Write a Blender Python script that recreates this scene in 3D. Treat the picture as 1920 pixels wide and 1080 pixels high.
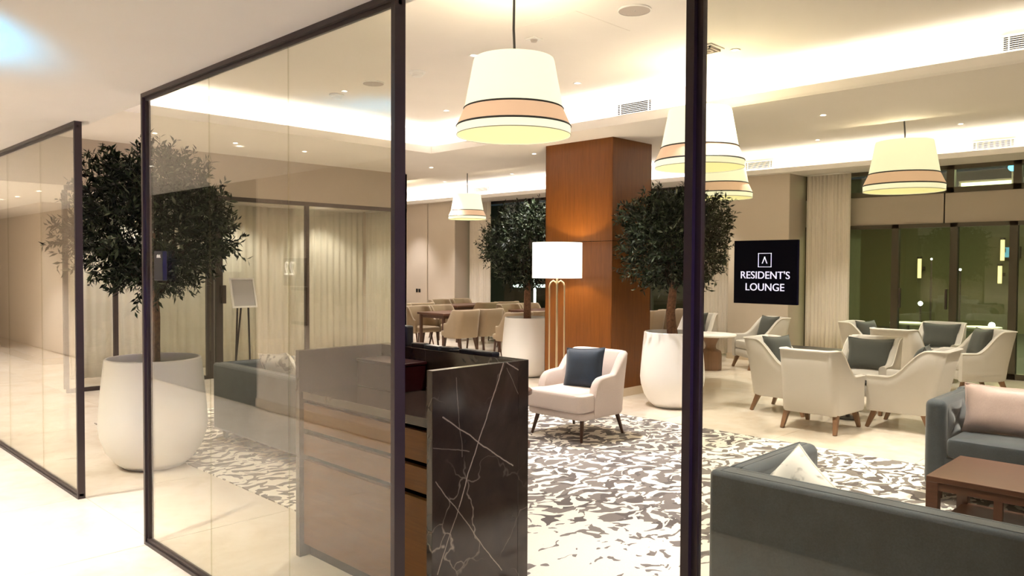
import bpy, bmesh, math, random
import numpy as np
from mathutils import Vector, Matrix

for o in list(bpy.data.objects):
    bpy.data.objects.remove(o)
S = bpy.context.scene
COL = S.collection
PI = math.pi

# ------------------------------------------------------------------ camera
cam_d = bpy.data.cameras.new('camera')
cam = bpy.data.objects.new('camera', cam_d)
COL.objects.link(cam)
S.camera = cam
F_PX, YAW, PIT, ROLL = 1455.95, -0.778218, -0.027963, 0.00525
cam_d.sensor_width = 36.0
cam_d.lens = F_PX / 1920 * 36
cam_d.clip_start = 0.05
cam_d.clip_end = 200
_F = Vector((math.sin(YAW), math.cos(YAW), 0)); _R = Vector((math.cos(YAW), -math.sin(YAW), 0)); _U = Vector((0, 0, 1))
F2 = _F * math.cos(PIT) + _U * math.sin(PIT); U2 = _U * math.cos(PIT) - _F * math.sin(PIT)
R3 = _R * math.cos(ROLL) + U2 * math.sin(ROLL); U3 = U2 * math.cos(ROLL) - _R * math.sin(ROLL)
M = Matrix((R3, U3, -F2)).transposed().to_4x4()
M.translation = Vector((0, 0, 1.55))
cam.matrix_world = M

# ------------------------------------------------------------------ world, exposure
W = bpy.data.worlds.new('night')
S.world = W
W.use_nodes = True
W.node_tree.nodes['Background'].inputs[0].default_value = (0.012, 0.016, 0.022, 1)
W.node_tree.nodes['Background'].inputs[1].default_value = 1.0
S.view_settings.view_transform = 'Standard'
S.view_settings.look = 'None'
S.view_settings.gamma = 1
S.view_settings.use_curve_mapping = False
S.view_settings.exposure = 1.15
S.cycles.max_bounces = 10
S.cycles.diffuse_bounces = 4
S.cycles.glossy_bounces = 5
S.cycles.transparent_max_bounces = 24
S.cycles.sample_clamp_indirect = 6.0
S.cycles.caustics_reflective = False
S.cycles.caustics_refractive = False

WARM = (1.0, 0.94, 0.895)
COVE = (1.0, 0.96, 0.91)

def add_light(name, kind, loc, power, color=WARM, direction=None, size=None, size_y=None, angle=None, blend=0.5, radius=0.05, parent=None):
    d = bpy.data.lights.new(name, kind)
    d.energy = power
    d.color = color
    if kind == 'AREA':
        d.shape = 'RECTANGLE'; d.size = size; d.size_y = size_y or size
    else:
        d.shadow_soft_size = radius
    if kind == 'SPOT':
        d.spot_size = angle; d.spot_blend = blend
    o = bpy.data.objects.new(name, d)
    COL.objects.link(o)
    o.location = loc
    if direction is not None:
        o.rotation_euler = Vector(direction).to_track_quat('-Z', 'Y').to_euler()
    if parent: o.parent = parent
    return o

K_COVE = 2.7      # watts per metre of cove strip
def cove(x0, x1, y0, y1, z, direction, k=1.0):
    L = max(x1 - x0, y1 - y0)
    o = add_light('cove_light', 'AREA', ((x0 + x1) / 2, (y0 + y1) / 2, z), K_COVE * L * k, COVE, (0, 0, 1), size=max(x1 - x0, .05), size_y=max(y1 - y0, .05))
    return o
cove(-8.1, 3.0, 6.77, 6.85, 3.10, 0)               # first ceiling tray, far side
cove(-8.29, -8.21, 2.3, 6.7, 3.10, 0)              # its left side
cove(-8.1, 3.0, 2.06, 2.14, 3.10, 0)               # its near side
cove(-16.8, 3.0, 11.89, 11.97, 3.10, 0)            # second tray, far side
cove(-16.8, 3.0, 8.36, 8.44, 3.10, 0, .35)         # second tray, near side

# ------------------------------------------------------------------ materials
def mat(name, color, rough=0.5, metal=0.0, emit=None, strength=0.0, spec=0.5, sheen=0.0, coat=0.0):
    m = bpy.data.materials.new(name); m.use_nodes = True
    b = m.node_tree.nodes['Principled BSDF']
    b.inputs['Base Color'].default_value = (*color, 1)
    b.inputs['Roughness'].default_value = rough
    b.inputs['Metallic'].default_value = metal
    b.inputs['Specular IOR Level'].default_value = spec
    b.inputs['Sheen Weight'].default_value = sheen
    b.inputs['Coat Weight'].default_value = coat
    if emit:
        b.inputs['Emission Color'].default_value = (*emit, 1)
        b.inputs['Emission Strength'].default_value = strength
    return m

class NT:
    def __init__(s, m):
        s.m = m; s.t = m.node_tree; s.n = s.t.nodes; s.b = s.n['Principled BSDF']
    def add(s, typ, **kw):
        n = s.n.new(typ)
        for k, v in kw.items():
            if k in n.bl_rna.properties: setattr(n, k, v)
            else: n.inputs[k.replace('_', ' ')].default_value = v
        return n
    def link(s, a, b): s.t.links.new(a, b)
    def coord(s, out='Object', scale=(1, 1, 1), rot=(0, 0, 0)):
        c = s.add('ShaderNodeTexCoord'); mp = s.add('ShaderNodeMapping')
        mp.inputs['Scale'].default_value = scale; mp.inputs['Rotation'].default_value = rot
        s.link(c.outputs[out], mp.inputs[0]); return mp.outputs[0]
    def noise(s, vec, scale, detail=3, rough=.5, dist=0.0):
        n = s.add('ShaderNodeTexNoise')
        n.inputs['Scale'].default_value = scale; n.inputs['Detail'].default_value = detail
        n.inputs['Roughness'].default_value = rough; n.inputs['Distortion'].default_value = dist
        if vec is not None: s.link(vec, n.inputs['Vector'])
        return n
    def ramp(s, fac, stops, interp='LINEAR'):
        r = s.add('ShaderNodeValToRGB'); r.color_ramp.interpolation = interp
        e = r.color_ramp.elements
        while len(e) < len(stops): e.new(0.5)
        for i, (p, c) in enumerate(stops):
            e[i].position = p; e[i].color = (*c, 1) if len(c) == 3 else c
        s.link(fac, r.inputs[0]); return r.outputs[0]
    def bump(s, h, strength=.2, dist=.01):
        b = s.add('ShaderNodeBump'); b.inputs['Strength'].default_value = strength; b.inputs['Distance'].default_value = dist
        s.link(h, b.inputs['Height']); s.link(b.outputs[0], s.b.inputs['Normal'])
    def math(s, op, a, b=None, c=None):
        n = s.add('ShaderNodeMath', operation=op)
        for i, v in enumerate((a, b, c)):
            if v is None: continue
            if isinstance(v, (int, float)): n.inputs[i].default_value = v
            else: s.link(v, n.inputs[i])
        return n.outputs[0]
    def mix(s, fac, a, b, mode='MIX'):
        n = s.add('ShaderNodeMix', data_type='RGBA', blend_type=mode)
        for k, v in ((0, fac), (6, a), (7, b)):
            if isinstance(v, (int, float)): n.inputs[k].default_value = v
            elif isinstance(v, tuple): n.inputs[k].default_value = (*v, 1)
            else: s.link(v, n.inputs[k])
        return n.outputs[2]

def fabric(name, color, rough=.85, var=.12, scale=260, sheen=.2, mottled=0.0):
    m = mat(name, color, rough, sheen=sheen); t = NT(m)
    v = t.coord()
    n = t.noise(v, scale, 2)
    lo = tuple(c * (1 - var) for c in color); hi = tuple(min(1, c * (1 + var)) for c in color)
    c = t.ramp(n.outputs[0], [(.3, lo), (.7, hi)])
    if mottled:
        n2 = t.noise(v, 7, 3)
        k = t.ramp(n2.outputs[0], [(.35, (1 - mottled,) * 3), (.65, (1, 1, 1))])
        c = t.mix(1.0, c, k, 'MULTIPLY')
    t.link(c, t.b.inputs['Base Color'])
    t.bump(n.outputs[0], .15, .002)
    return m

def plaster(name, color, rough=.8):
    m = mat(name, color, rough, spec=.25); t = NT(m)
    n = t.noise(t.coord(), 2.0, 4)
    c = t.ramp(n.outputs[0], [(.3, tuple(x * .97 for x in color)), (.7, color)])
    t.link(c, t.b.inputs['Base Color'])
    n2 = t.noise(t.coord(), 120, 2); t.bump(n2.outputs[0], .04, .002)
    return m

def wood(name, c1, c2, rough=.35, axis='Z', scale=1.0, coat=0.0):
    m = mat(name, c1, rough, coat=coat); t = NT(m)
    sc = {'Z': (22, 22, .9), 'X': (.9, 22, 22), 'Y': (22, .9, 22)}[axis]
    v = t.coord('Object', tuple(x * scale for x in sc))
    n = t.noise(v, 2.2, 6, .62, .6)
    n2 = t.noise(v, 9, 3)
    f = t.mix(.35, n.outputs[1], n2.outputs[1])
    c = t.ramp(t.mix(.3, n.outputs[0], n2.outputs[0]), [(.3, c1), (.68, c2)])
    t.link(c, t.b.inputs['Base Color'])
    t.bump(n2.outputs[0], .05, .002)
    return m

M_ceil = plaster('white_ceiling_paint', (.82, .77, .715))
M_ceil_corr = plaster('corridor_ceiling_paint', (.84, .81, .77))
M_wall = plaster('beige_wall_paint', (.68, .59, .50))
M_wall2 = plaster('taupe_wall_panel', (.50, .43, .36))
M_frame = mat('bronze_metal_frame', (.050, .036, .032), .42, .3)
M_black = mat('black_plastic', (.008, .008, .010), .35)
M_darkgap = mat('dark_gap', (.004, .003, .003), .9, spec=.0)
M_brass = mat('brushed_brass', (.86, .74, .50), .3, 1.0)
M_chrome = mat('satin_steel', (.6, .58, .55), .3, 1.0)
M_planter = mat('white_planter_glaze', (.88, .865, .84), .35)
M_soil = fabric('dark_soil', (.012, .008, .006), .95, .5, 60, 0)
M_trimblack = mat('black_lamp_trim', (.010, .010, .012), .6)
M_white = mat('white_plastic', (.80, .78, .74), .45)
M_paper = mat('printed_paper', (.46, .44, .43), .6)
M_cable = mat('black_cable', (.012, .010, .010), .5)
M_slat = mat('vent_slat_white', (.75, .70, .63), .5)

def glass_mat(name, tint, rough=0.0):
    m = bpy.data.materials.new(name); m.use_nodes = True
    n = m.node_tree.nodes; L = m.node_tree.links; n.clear()
    out = n.new('ShaderNodeOutputMaterial'); mx = n.new('ShaderNodeMixShader')
    tr = n.new('ShaderNodeBsdfTransparent'); gl = n.new('ShaderNodeBsdfGlossy'); fr = n.new('ShaderNodeFresnel')
    geo = n.new('ShaderNodeNewGeometry'); ma = n.new('ShaderNodeMapRange')
    ma.inputs['To Min'].default_value = 1.5; ma.inputs['To Max'].default_value = 1 / 1.5
    L.new(geo.outputs['Backfacing'], ma.inputs['Value']); L.new(ma.outputs[0], fr.inputs['IOR'])
    tr.inputs[0].default_value = (*tint, 1); gl.inputs[0].default_value = (1, 1, 1, 1); gl.inputs['Roughness'].default_value = rough
    L.new(fr.outputs[0], mx.inputs[0]); L.new(tr.outputs[0], mx.inputs[1]); L.new(gl.outputs[0], mx.inputs[2]); L.new(mx.outputs[0], out.inputs[0])
    return m
M_glass = glass_mat('olive_tinted_glass', (.928, .925, .868))
M_glass2 = glass_mat('clear_glass', (.93, .93, .90))
M_wglass = glass_mat('window_glass', (.80, .86, .80))

# marble floor
def floor_mat():
    m = mat('cream_marble', (.80, .72, .62), .13, spec=.5); t = NT(m)
    oi = t.add('ShaderNodeObjectInfo')
    v = t.coord('Generated')
    geo = t.add('ShaderNodeNewGeometry')
    n1 = t.noise(geo.outputs['Position'], 1.3, 6, .6, 1.2)
    n2 = t.noise(geo.outputs['Position'], 6, 5, .6, .8)
    c = t.ramp(t.mix(.35, n1.outputs[0], n2.outputs[0]), [(.32, (.70, .59, .47)), (.5, (.80, .71, .60)), (.7, (.86, .79, .70))])
    k = t.ramp(oi.outputs['Random'], [(0, (.94, .94, .94)), (1, (1.0, 1.0, 1.0))])
    t.link(t.mix(1.0, c, k, 'MULTIPLY'), t.b.inputs['Base Color'])
    return m
M_floor = floor_mat()
M_skirt = mat('marble_skirting', (.66, .54, .40), .25)

def rug_mat():
    m = mat('patterned_rug_wool', (.7, .65, .58), .95, spec=.1, sheen=.1); t = NT(m)
    geo = t.add('ShaderNodeNewGeometry'); P = geo.outputs['Position']
    w = t.noise(P, 3.2, 2)
    wv = t.add('ShaderNodeVectorMath', operation='MULTIPLY_ADD')
    t.link(w.outputs[1], wv.inputs[0]); wv.inputs[1].default_value = (.35, .35, 0); t.link(P, wv.inputs[2])
    mp = t.add('ShaderNodeMapping'); mp.inputs['Rotation'].default_value = (0, 0, math.radians(-45)); mp.inputs['Scale'].default_value = (1.5, 1.0, 1)
    mp.vector_type = 'POINT'
    t.link(wv.outputs[0], mp.inputs[0])
    n1 = t.noise(mp.outputs[0], 9.6, 1.4, .5, .45)
    n2 = t.noise(mp.outputs[0], 4.3, 1.4, .5, .6)
    fade = t.noise(P, .55, 2)
    sep = t.add('ShaderNodeSeparateXYZ'); t.link(P, sep.inputs[0])
    fy = t.add('ShaderNodeMapRange'); t.link(sep.outputs[1], fy.inputs[0])
    fy.inputs[1].default_value = 3.2; fy.inputs[2].default_value = 4.0; fy.inputs[3].default_value = .17; fy.inputs[4].default_value = 0.0
    fx = t.add('ShaderNodeMapRange'); t.link(sep.outputs[0], fx.inputs[0])
    fx.inputs[1].default_value = -4.2; fx.inputs[2].default_value = -2.9; fx.inputs[3].default_value = 0.0; fx.inputs[4].default_value = 1.0
    thr = t.math('ADD', t.math('MULTIPLY', fy.outputs[0], fx.outputs[0]), t.math('MULTIPLY', t.math('SUBTRACT', fade.outputs[0], .5), .22))
    a = t.math('SUBTRACT', n1.outputs[0], thr)
    dark = t.math('GREATER_THAN', a, .488)
    b2 = t.math('SUBTRACT', n2.outputs[0], thr)
    mid = t.math('GREATER_THAN', b2, .54)
    c = t.mix(dark, (.86, .81, .72), (.22, .195, .18))
    c = t.mix(t.math('MULTIPLY', mid, dark), c, (.14, .12, .115))
    fine = t.noise(P, 300, 2)
    k = t.ramp(fine.outputs[0], [(.3, (.85, .85, .85)), (.7, (1, 1, 1))])
    t.link(t.mix(1.0, c, k, 'MULTIPLY'), t.b.inputs['Base Color'])
    t.bump(fine.outputs[0], .3, .004)
    return m
M_rug = rug_mat()

def marble_dark(name, veins=()):
    m = mat(name, (.05, .035, .028), .12, spec=.5); t = NT(m)
    v = t.coord('Object')
    n1 = t.noise(v, 2.3, 6, .6, 1.0)
    c = t.ramp(n1.outputs[0], [(.3, (.022, .014, .011)), (.55, (.042, .029, .022)), (.8, (.080, .058, .044))])
    sep = t.add('ShaderNodeSeparateXYZ'); t.link(v, sep.inputs[0])
    wob = t.math('MULTIPLY', t.math('SUBTRACT', t.noise(v, 5.5, 5).outputs[0], .5), .035)
    total = None
    for (axis, y0, z0, y1, z1, wd, st) in veins:
        u = sep.outputs[axis]; z = sep.outputs[2]
        L = math.hypot(y1 - y0, z1 - z0); dx, dz = (y1 - y0) / L, (z1 - z0) / L
        du = t.math('SUBTRACT', u, y0); dv = t.math('SUBTRACT', z, z0)
        along = t.math('ADD', t.math('MULTIPLY', du, dx), t.math('MULTIPLY', dv, dz))
        perp = t.math('ABSOLUTE', t.math('ADD', t.math('SUBTRACT', t.math('MULTIPLY', du, dz), t.math('MULTIPLY', dv, dx)), wob))
        on = t.math('SUBTRACT', 1.0, t.math('MINIMUM', t.math('DIVIDE', perp, wd), 1.0))
        rng = t.math('MULTIPLY', t.math('GREATER_THAN', along, 0.0), t.math('LESS_THAN', along, L))
        f = t.math('MULTIPLY', t.math('MULTIPLY', on, rng), st)
        total = f if total is None else t.math('MAXIMUM', total, f)
    vo = t.add('ShaderNodeTexVoronoi', feature='DISTANCE_TO_EDGE'); vo.inputs['Scale'].default_value = 2.6
    wv = t.add('ShaderNodeVectorMath', operation='MULTIPLY_ADD'); t.link(t.noise(v, 3, 4).outputs[1], wv.inputs[0]); wv.inputs[1].default_value = (.5, .5, .5); t.link(v, wv.inputs[2])
    t.link(wv.outputs[0], vo.inputs['Vector'])
    thin = t.math('SUBTRACT', 1.0, t.math('MINIMUM', t.math('DIVIDE', vo.outputs['Distance'], .014), 1.0))
    msk = t.ramp(t.noise(v, 2.0, 2).outputs[0], [(.45, (0, 0, 0)), (.7, (.45, .45, .45))])
    thin = t.math('MULTIPLY', thin, msk)
    total = thin if total is None else t.math('MAXIMUM', total, thin)
    t.link(t.mix(total, c, (.62, .52, .42)), t.b.inputs['Base Color'])
    return m

M_wood_col = wood('orange_brown_veneer', (.120, .036, .0045), (.200, .066, .009), .33)
M_wood_col.node_tree.nodes['Principled BSDF'].inputs['Specular IOR Level'].default_value = .3
M_wood_cab = wood('cabinet_veneer', (.105, .038, .006), (.155, .060, .010), .45, 'X')
M_wood_cab.node_tree.nodes['Principled BSDF'].inputs['Specular IOR Level'].default_value = .2
M_wood_dark = wood('dark_walnut', (.055, .022, .013), (.095, .040, .022), .35)
M_wood_table = wood('reddish_table_wood', (.080, .030, .017), (.120, .048, .027), .35, 'X')
M_wood_leg = wood('brown_oak_leg', (.16, .080, .038), (.24, .125, .062), .45)
M_wood_corr = wood('corridor_wood_wall', (.16, .115, .065), (.22, .16, .095), .4)
M_cream = fabric('cream_boucle', (.60, .565, .52), .9, .07)
M_piping = fabric('ivory_piping', (.80, .76, .70), .85, .04)
M_pinkbeige = fabric('blush_beige_fabric', (.68, .58, .53), .9, .07)
M_tan = fabric('tan_leatherette', (.31, .225, .135), .55, .08)
M_velvet = fabric('slate_blue_velvet', (.056, .073, .090), .7, .16, 180, .45, .25)
M_navy = fabric('navy_velvet', (.0045, .020, .046), .7, .25, 200, .35, .35)
M_greycush = fabric('grey_green_cushion', (.066, .074, .068), .8, .12)
M_pinkcush = fabric('pink_satin', (.62, .47, .43), .42, .06, 150, .2, .15)
M_curtain = fabric('ivory_curtain', (.80, .73, .64), .9, .04)
M_sheer = fabric('pale_sheer', (.78, .74, .65), .9, .04)
M_twig = fabric('dark_twig_bark', (.030, .020, .011), .9, .35, 40, 0)
M_bark = fabric('olive_bark', (.15, .070, .036), .9, .35, 40, 0)

def white_spotted():
    m = mat('white_spotted_cotton', (.8, .78, .72), .85); t = NT(m)
    n = t.noise(t.coord(), 11, 3)
    t.link(t.ramp(n.outputs[0], [(.36, (.36, .34, .30)), (.44, (.86, .84, .79))]), t.b.inputs['Base Color'])
    return m
M_spot = white_spotted()

def leaf_mat():
    m = mat('olive_leaf', (.04, .06, .02), .5); t = NT(m)
    geo = t.add('ShaderNodeNewGeometry')
    c = t.ramp(geo.outputs['Random Per Island'], [(0, (.002, .004, .0015)), (.5, (.009, .017, .005)), (.82, (.022, .036, .012)), (.9, (.05, .068, .035)), (1, (.17, .19, .13))])  # palest leaves carry highlights painted into the random leaf colour
    t.link(c, t.b.inputs['Base Color'])
    return m
M_leaf = leaf_mat()
M_leaf.node_tree.nodes['Principled BSDF'].inputs['Specular IOR Level'].default_value = .25

def lamp_mat(name, base, emit, strength):
    return mat(name, base, .8, emit=emit, strength=strength)
M_shade = lamp_mat('lit_ivory_shade', (.40, .385, .27), (1.0, .97, .66), .45)
M_shade_band = lamp_mat('lit_peach_band', (.48, .32, .22), (1.0, .66, .40), .24)
M_diffuser = lamp_mat('lit_diffuser', (.45, .42, .22), (1.0, .92, .40), .40)
M_drum = lamp_mat('lit_drum_shade', (.9, .88, .82), (1.0, .94, .80), .70)
M_led = lamp_mat('led_lens', (.9, .9, .85), (1.0, .93, .82), 7.0)

# ------------------------------------------------------------------ geometry helpers
class MB:
    def __init__(s): s.v = []; s.f = []
    def add(s, vs, fs):
        o = len(s.v); s.v += [tuple(v) for v in vs]; s.f += [tuple(i + o for i in f) for f in fs]; return s
    def box(s, x0, x1, y0, y1, z0, z1):
        vs = [(x, y, z) for z in (z0, z1) for y in (y0, y1) for x in (x0, x1)]
        return s.add(vs, [(0, 2, 3, 1), (4, 5, 7, 6), (0, 1, 5, 4), (2, 6, 7, 3), (0, 4, 6, 2), (1, 3, 7, 5)])
    def cyl(s, p0, p1, r0, r1=None, n=12, caps=True):
        r1 = r0 if r1 is None else r1
        p0, p1 = Vector(p0), Vector(p1); d = (p1 - p0).normalized()
        a = d.orthogonal().normalized(); b = d.cross(a)
        vs = []
        for p, r in ((p0, r0), (p1, r1)):
            for i in range(n):
                t = 2 * PI * i / n; vs.append(p + a * (r * math.cos(t)) + b * (r * math.sin(t)))
        fs = [(i, (i + 1) % n, n + (i + 1) % n, n + i) for i in range(n)]
        if caps: fs += [tuple(range(n))[::-1], tuple(range(n, 2 * n))]
        return s.add(vs, fs)
    def lathe(s, prof, n=32, c=(0, 0), cap0=False, cap1=False):
        vs = []; fs = []
        for r, z in prof:
            for i in range(n):
                t = 2 * PI * i / n; vs.append((c[0] + r * math.cos(t), c[1] + r * math.sin(t), z))
        for k in range(len(prof) - 1):
            for i in range(n):
                j = (i + 1) % n
                fs.append((k * n + i, k * n + j, (k + 1) * n + j, (k + 1) * n + i))
        if cap0: fs.append(tuple(range(n))[::-1])
        if cap1: fs.append(tuple(range((len(prof) - 1) * n, len(prof) * n)))
        return s.add(vs, fs)
    def tube(s, pts, r, n=8):
        pts = [Vector(p) for p in pts]
        rs = r if isinstance(r, (list, tuple)) else [r] * len(pts)
        vs = []; fs = []
        ref = None
        for i, p in enumerate(pts):
            d = (pts[min(i + 1, len(pts) - 1)] - pts[max(i - 1, 0)]).normalized()
            if ref is None: ref = d.orthogonal().normalized()
            a = (ref - d * ref.dot(d)).normalized(); ref = a; b = d.cross(a)
            for k in range(n):
                t = 2 * PI * k / n; vs.append(p + a * (rs[i] * math.cos(t)) + b * (rs[i] * math.sin(t)))
        for i in range(len(pts) - 1):
            for k in range(n):
                j = (k + 1) % n; fs.append((i * n + k, i * n + j, (i + 1) * n + j, (i + 1) * n + k))
        fs += [tuple(range(n))[::-1], tuple(range((len(pts) - 1) * n, len(pts) * n))]
        return s.add(vs, fs)
    def grid(s, fn, nu, nv):
        vs = [fn(i / nu, j / nv) for j in range(nv + 1) for i in range(nu + 1)]
        fs = [(j * (nu + 1) + i, j * (nu + 1) + i + 1, (j + 1) * (nu + 1) + i + 1, (j + 1) * (nu + 1) + i) for j in range(nv) for i in range(nu)]
        return s.add(vs, fs)
    def build(s, name, m, parent=None, smooth=True, bevel=0.0, seg=2, loc=None, ang=35):
        me = bpy.data.meshes.new(name)
        me.from_pydata(s.v, [], s.f); me.update()
        if m: me.materials.append(m)
        if smooth:
            me.polygons.foreach_set('use_smooth', [True] * len(me.polygons))
            me.set_sharp_from_angle(angle=math.radians(ang))
        o = bpy.data.objects.new(name, me); COL.objects.link(o)
        if parent: o.parent = parent
        if loc: o.location = loc
        if bevel:
            b = o.modifiers.new('bevel', 'BEVEL'); b.width = bevel; b.segments = seg; b.limit_method = 'ANGLE'; b.angle_limit = math.radians(40)
            b.harden_normals = False
        return o

def fixn(o):
    bm = bmesh.new(); bm.from_mesh(o.data); bmesh.ops.recalc_face_normals(bm, faces=bm.faces); bm.to_mesh(o.data); bm.free(); return o

def tag(o, label=None, cat=None, group=None, kind=None):
    if label: o['label'] = label
    if cat: o['category'] = cat
    if group: o['group'] = group
    if kind: o['kind'] = kind
    return o
def thing(name, label, cat, loc=(0, 0, 0), rz=0.0, group=None):
    o = bpy.data.objects.new(name, None); COL.objects.link(o)
    o.empty_display_size = .1; o.location = loc; o.rotation_euler = (0, 0, rz)
    return tag(o, label, cat, group)
def struct(o): o['kind'] = 'structure'; return o
def structe(name, loc=(0, 0, 0)):
    o = bpy.data.objects.new(name, None); COL.objects.link(o); o.location = loc; o['kind'] = 'structure'; return o
def copy_tree(o, parent=None):
    c = o.copy(); COL.objects.link(c)
    if parent: c.parent = parent
    for ch in o.children: copy_tree(ch, c)
    return c
def sstep(x, a, b):
    t = min(1, max(0, (x - a) / (b - a))); return t * t * (3 - 2 * t)

# ================================================================== SETTING
# floor of marble tiles
fl = struct(MB().box(-20, 3.2, -.9, 12.62, -.06, -.006).build('floor', M_skirt, smooth=False))
TS = 1.2
tile_me = None
y = -.86
rows = []
x0 = -4.42 - 13 * TS
nx, ny = 19, 12
for j in range(ny):
    for i in range(nx):
        X = x0 + i * TS; Y = -.74 + j * TS
        if Y > 12.6 or X > 3: continue
        if tile_me is None:
            o = MB().box(.0015, TS - .0015, .0015, TS - .0015, -.012, 0).build('tile', M_floor, fl, smooth=False)
            tile_me = o.data
        else:
            o = bpy.data.objects.new('tile', tile_me); COL.objects.link(o); o.parent = fl
        o.location = (X, Y, 0)
        if Y + TS > 12.62: o.scale = (1, (12.62 - Y) / TS, 1)

CH = 2.48          # corridor ceiling
SZ = 3.06          # soffit level
struct(MB().box(-20, 3.2, -.9, 1.715, CH, CH + .1).build('ceiling', M_ceil_corr, smooth=False))
struct(MB().box(-20, -10.33, 1.715, 7.95, CH + .01, CH + .1).build('ceiling', M_ceil, smooth=False))
struct(MB().box(-20, 3.2, 1.64, 1.715, CH + .1, 3.6).build('wall_front', M_ceil, smooth=False))
sf = MB()
sf.box(-10.3, -8.16, 1.715, 6.70, SZ, SZ + .02)
sf.box(-8.16, 3.2, 1.715, 2.2, SZ, SZ + .02)
sf.box(-17, 3.2, 6.72, 8.5, SZ, SZ + .02)
sf.box(-17, 3.2, 11.84, 12.75, SZ, SZ + .02)
sf.box(-10.3, -8.16, 6.70, 6.72, SZ, SZ + .02)
soff = struct(sf.build('ceiling', M_ceil, smooth=False))
# lips and fascias of the two trays
lip = MB()
lip.box(-8.16, 3.2, 6.70, 6.72, SZ, SZ + .095); lip.box(-8.16, -8.14, 2.2, 6.72, SZ, SZ + .095); lip.box(-8.16, 3.2, 2.18, 2.2, SZ, SZ + .095)
lip.box(-17, 3.2, 11.82, 11.84, SZ, SZ + .075); lip.box(-17, 3.2, 8.5, 8.52, SZ, SZ + .075)
lip.build('cove_lip', M_ceil, soff, smooth=False)
fa = MB()
fa.box(-8.36, 3.2, 6.90, 6.92, SZ + .02, 3.42); fa.box(-8.36, -8.34, 1.98, 6.92, SZ + .02, 3.42); fa.box(-8.36, 3.2, 1.98, 2.0, SZ + .02, 3.42)
fa.box(-17, 3.2, 12.02, 12.04, SZ + .02, 3.45); fa.box(-17, 3.2, 8.30, 8.32, SZ + .02, 3.45)
fa.build('cove_fascia', M_ceil, soff, smooth=False)
tr = struct(MB().box(-8.36, 3.2, 1.98, 6.92, 3.39, 3.5).build('ceiling', M_ceil, smooth=False))
struct(MB().box(-17, 3.2, 8.3, 12.04, 3.42, 3.5).build('ceiling', M_ceil, smooth=False))
MB().box(-4.30, -3.64, 4.33, 4.99, 3.3885, 3.391).build('access_panel', M_ceil, tr, smooth=False)

# walls
M_darkpaint = plaster('dark_olive_paint', (.035, .038, .026))
struct(MB().box(-10.34, -10.29, 1.64, 7.95, 2.49, 3.12).build('wall_left', M_wall2, smooth=False))
struct(MB().box(-17, -10.29, 7.9, 7.95, 0, 3.5).build('wall_dining', M_wall, smooth=False))
struct(MB().box(-20, -13.4, 3.4, 7.9, 0, CH + .02).build('wall_lobby', M_wall, smooth=False))
struct(MB().box(-20, -13.39, 3.385, 3.4, 0, .10).build('baseboard_lobby', M_skirt, smooth=False))
struct(MB().box(-13.4, -13.385, 3.385, 7.9, 0, .10).build('baseboard_lobby', M_skirt, smooth=False))
struct(MB().box(-20.1, -20, -.9, 12.7, 0, 3.5).build('wall_end', M_wall, smooth=False))
struct(MB().box(-17.1, -17, 7.95, 12.7, 0, 3.5).build('wall_dining', M_wall, smooth=False))
struct(MB().box(3.2, 3.3, -.9, 12.7, 0, 3.6).build('wall_right', M_wall, smooth=False))
# corridor wall behind the camera
struct(MB().box(-20, -10.8, -.9, -.8, 0, CH).build('wall_back', M_wall, smooth=False))
struct(MB().box(-10.8, -7.9, -.9, -.8, 0, CH).build('wall_back', M_darkpaint, smooth=False))
struct(MB().box(-7.9, -3.6, -.9, -.8, 0, CH).build('wall_back', M_wall, smooth=False))
struct(MB().box(-3.6, 3.2, -.9, -.8, 0, CH).build('wall_back', M_wood_corr, smooth=False))
struct(MB().box(-7.9, -3.6, -.8, -.785, 0, .1).build('baseboard_back', M_skirt, smooth=False))
# far wall: two piers, lintel over the terrace doors
pl = struct(MB().box(-17, -13.72, 12.02, 12.75, 0, SZ).build('wall_far', M_wall2, smooth=False))
for a, b in ((-17, -14.735), (-14.685, -13.72)):
    MB().box(a, b, 12.0, 12.02, .1, SZ).build('panel', M_wall, pl, smooth=False, bevel=.003)
pr = struct(MB().box(-6.66, -5.60, 12.02, 12.75, 0, SZ).build('wall_far', M_wall2, smooth=False))
MB().box(-6.66, -5.60, 12.0, 12.02, .1, SZ).build('panel', M_wall, pr, smooth=False)
for a, b in ((-17, -13.71), (-6.67, -5.59)):
    struct(MB().box(a, b, 11.985, 12.0, 0, .1).build('baseboard_far', M_skirt, smooth=False))
lt = struct(MB().box(-5.6, 3.2, 12.66, 12.75, 2.22, 2.66).build('wall_far', M_darkgap, smooth=False))
for a, b in ((-5.6, -3.53), (-3.51, -1.45), (-1.43, .62), (.64, 3.2)):
    MB().box(a, b, 12.635, 12.66, 2.22, 2.66).build('panel', M_wall2, lt, smooth=False)

# wood-clad column
cl = structe('column', (-6.055, 7.66, 0))
MB().box(-.517, .517, -.382, .382, 0, SZ).build('core', M_darkgap, cl, smooth=False)
for z0, z1 in ((.10, 1.850), (1.856, SZ)):
    MB().box(-.525, .521, -.39, -.382, z0, z1).build('panel', M_wood_col, cl, smooth=False)
    MB().box(.517, .525, -.39, .39, z0, z1).build('panel', M_wood_col, cl, smooth=False)
    MB().box(-.525, -.517, -.39, .39, z0, z1).build('panel', M_wood_col, cl, smooth=False)
    MB().box(-.525, .525, .382, .39, z0, z1).build('panel', M_wood_col, cl, smooth=False)
MB().box(-.53, .53, -.395, .395, 0, .10).build('baseboard', M_skirt, cl, smooth=False)

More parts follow.
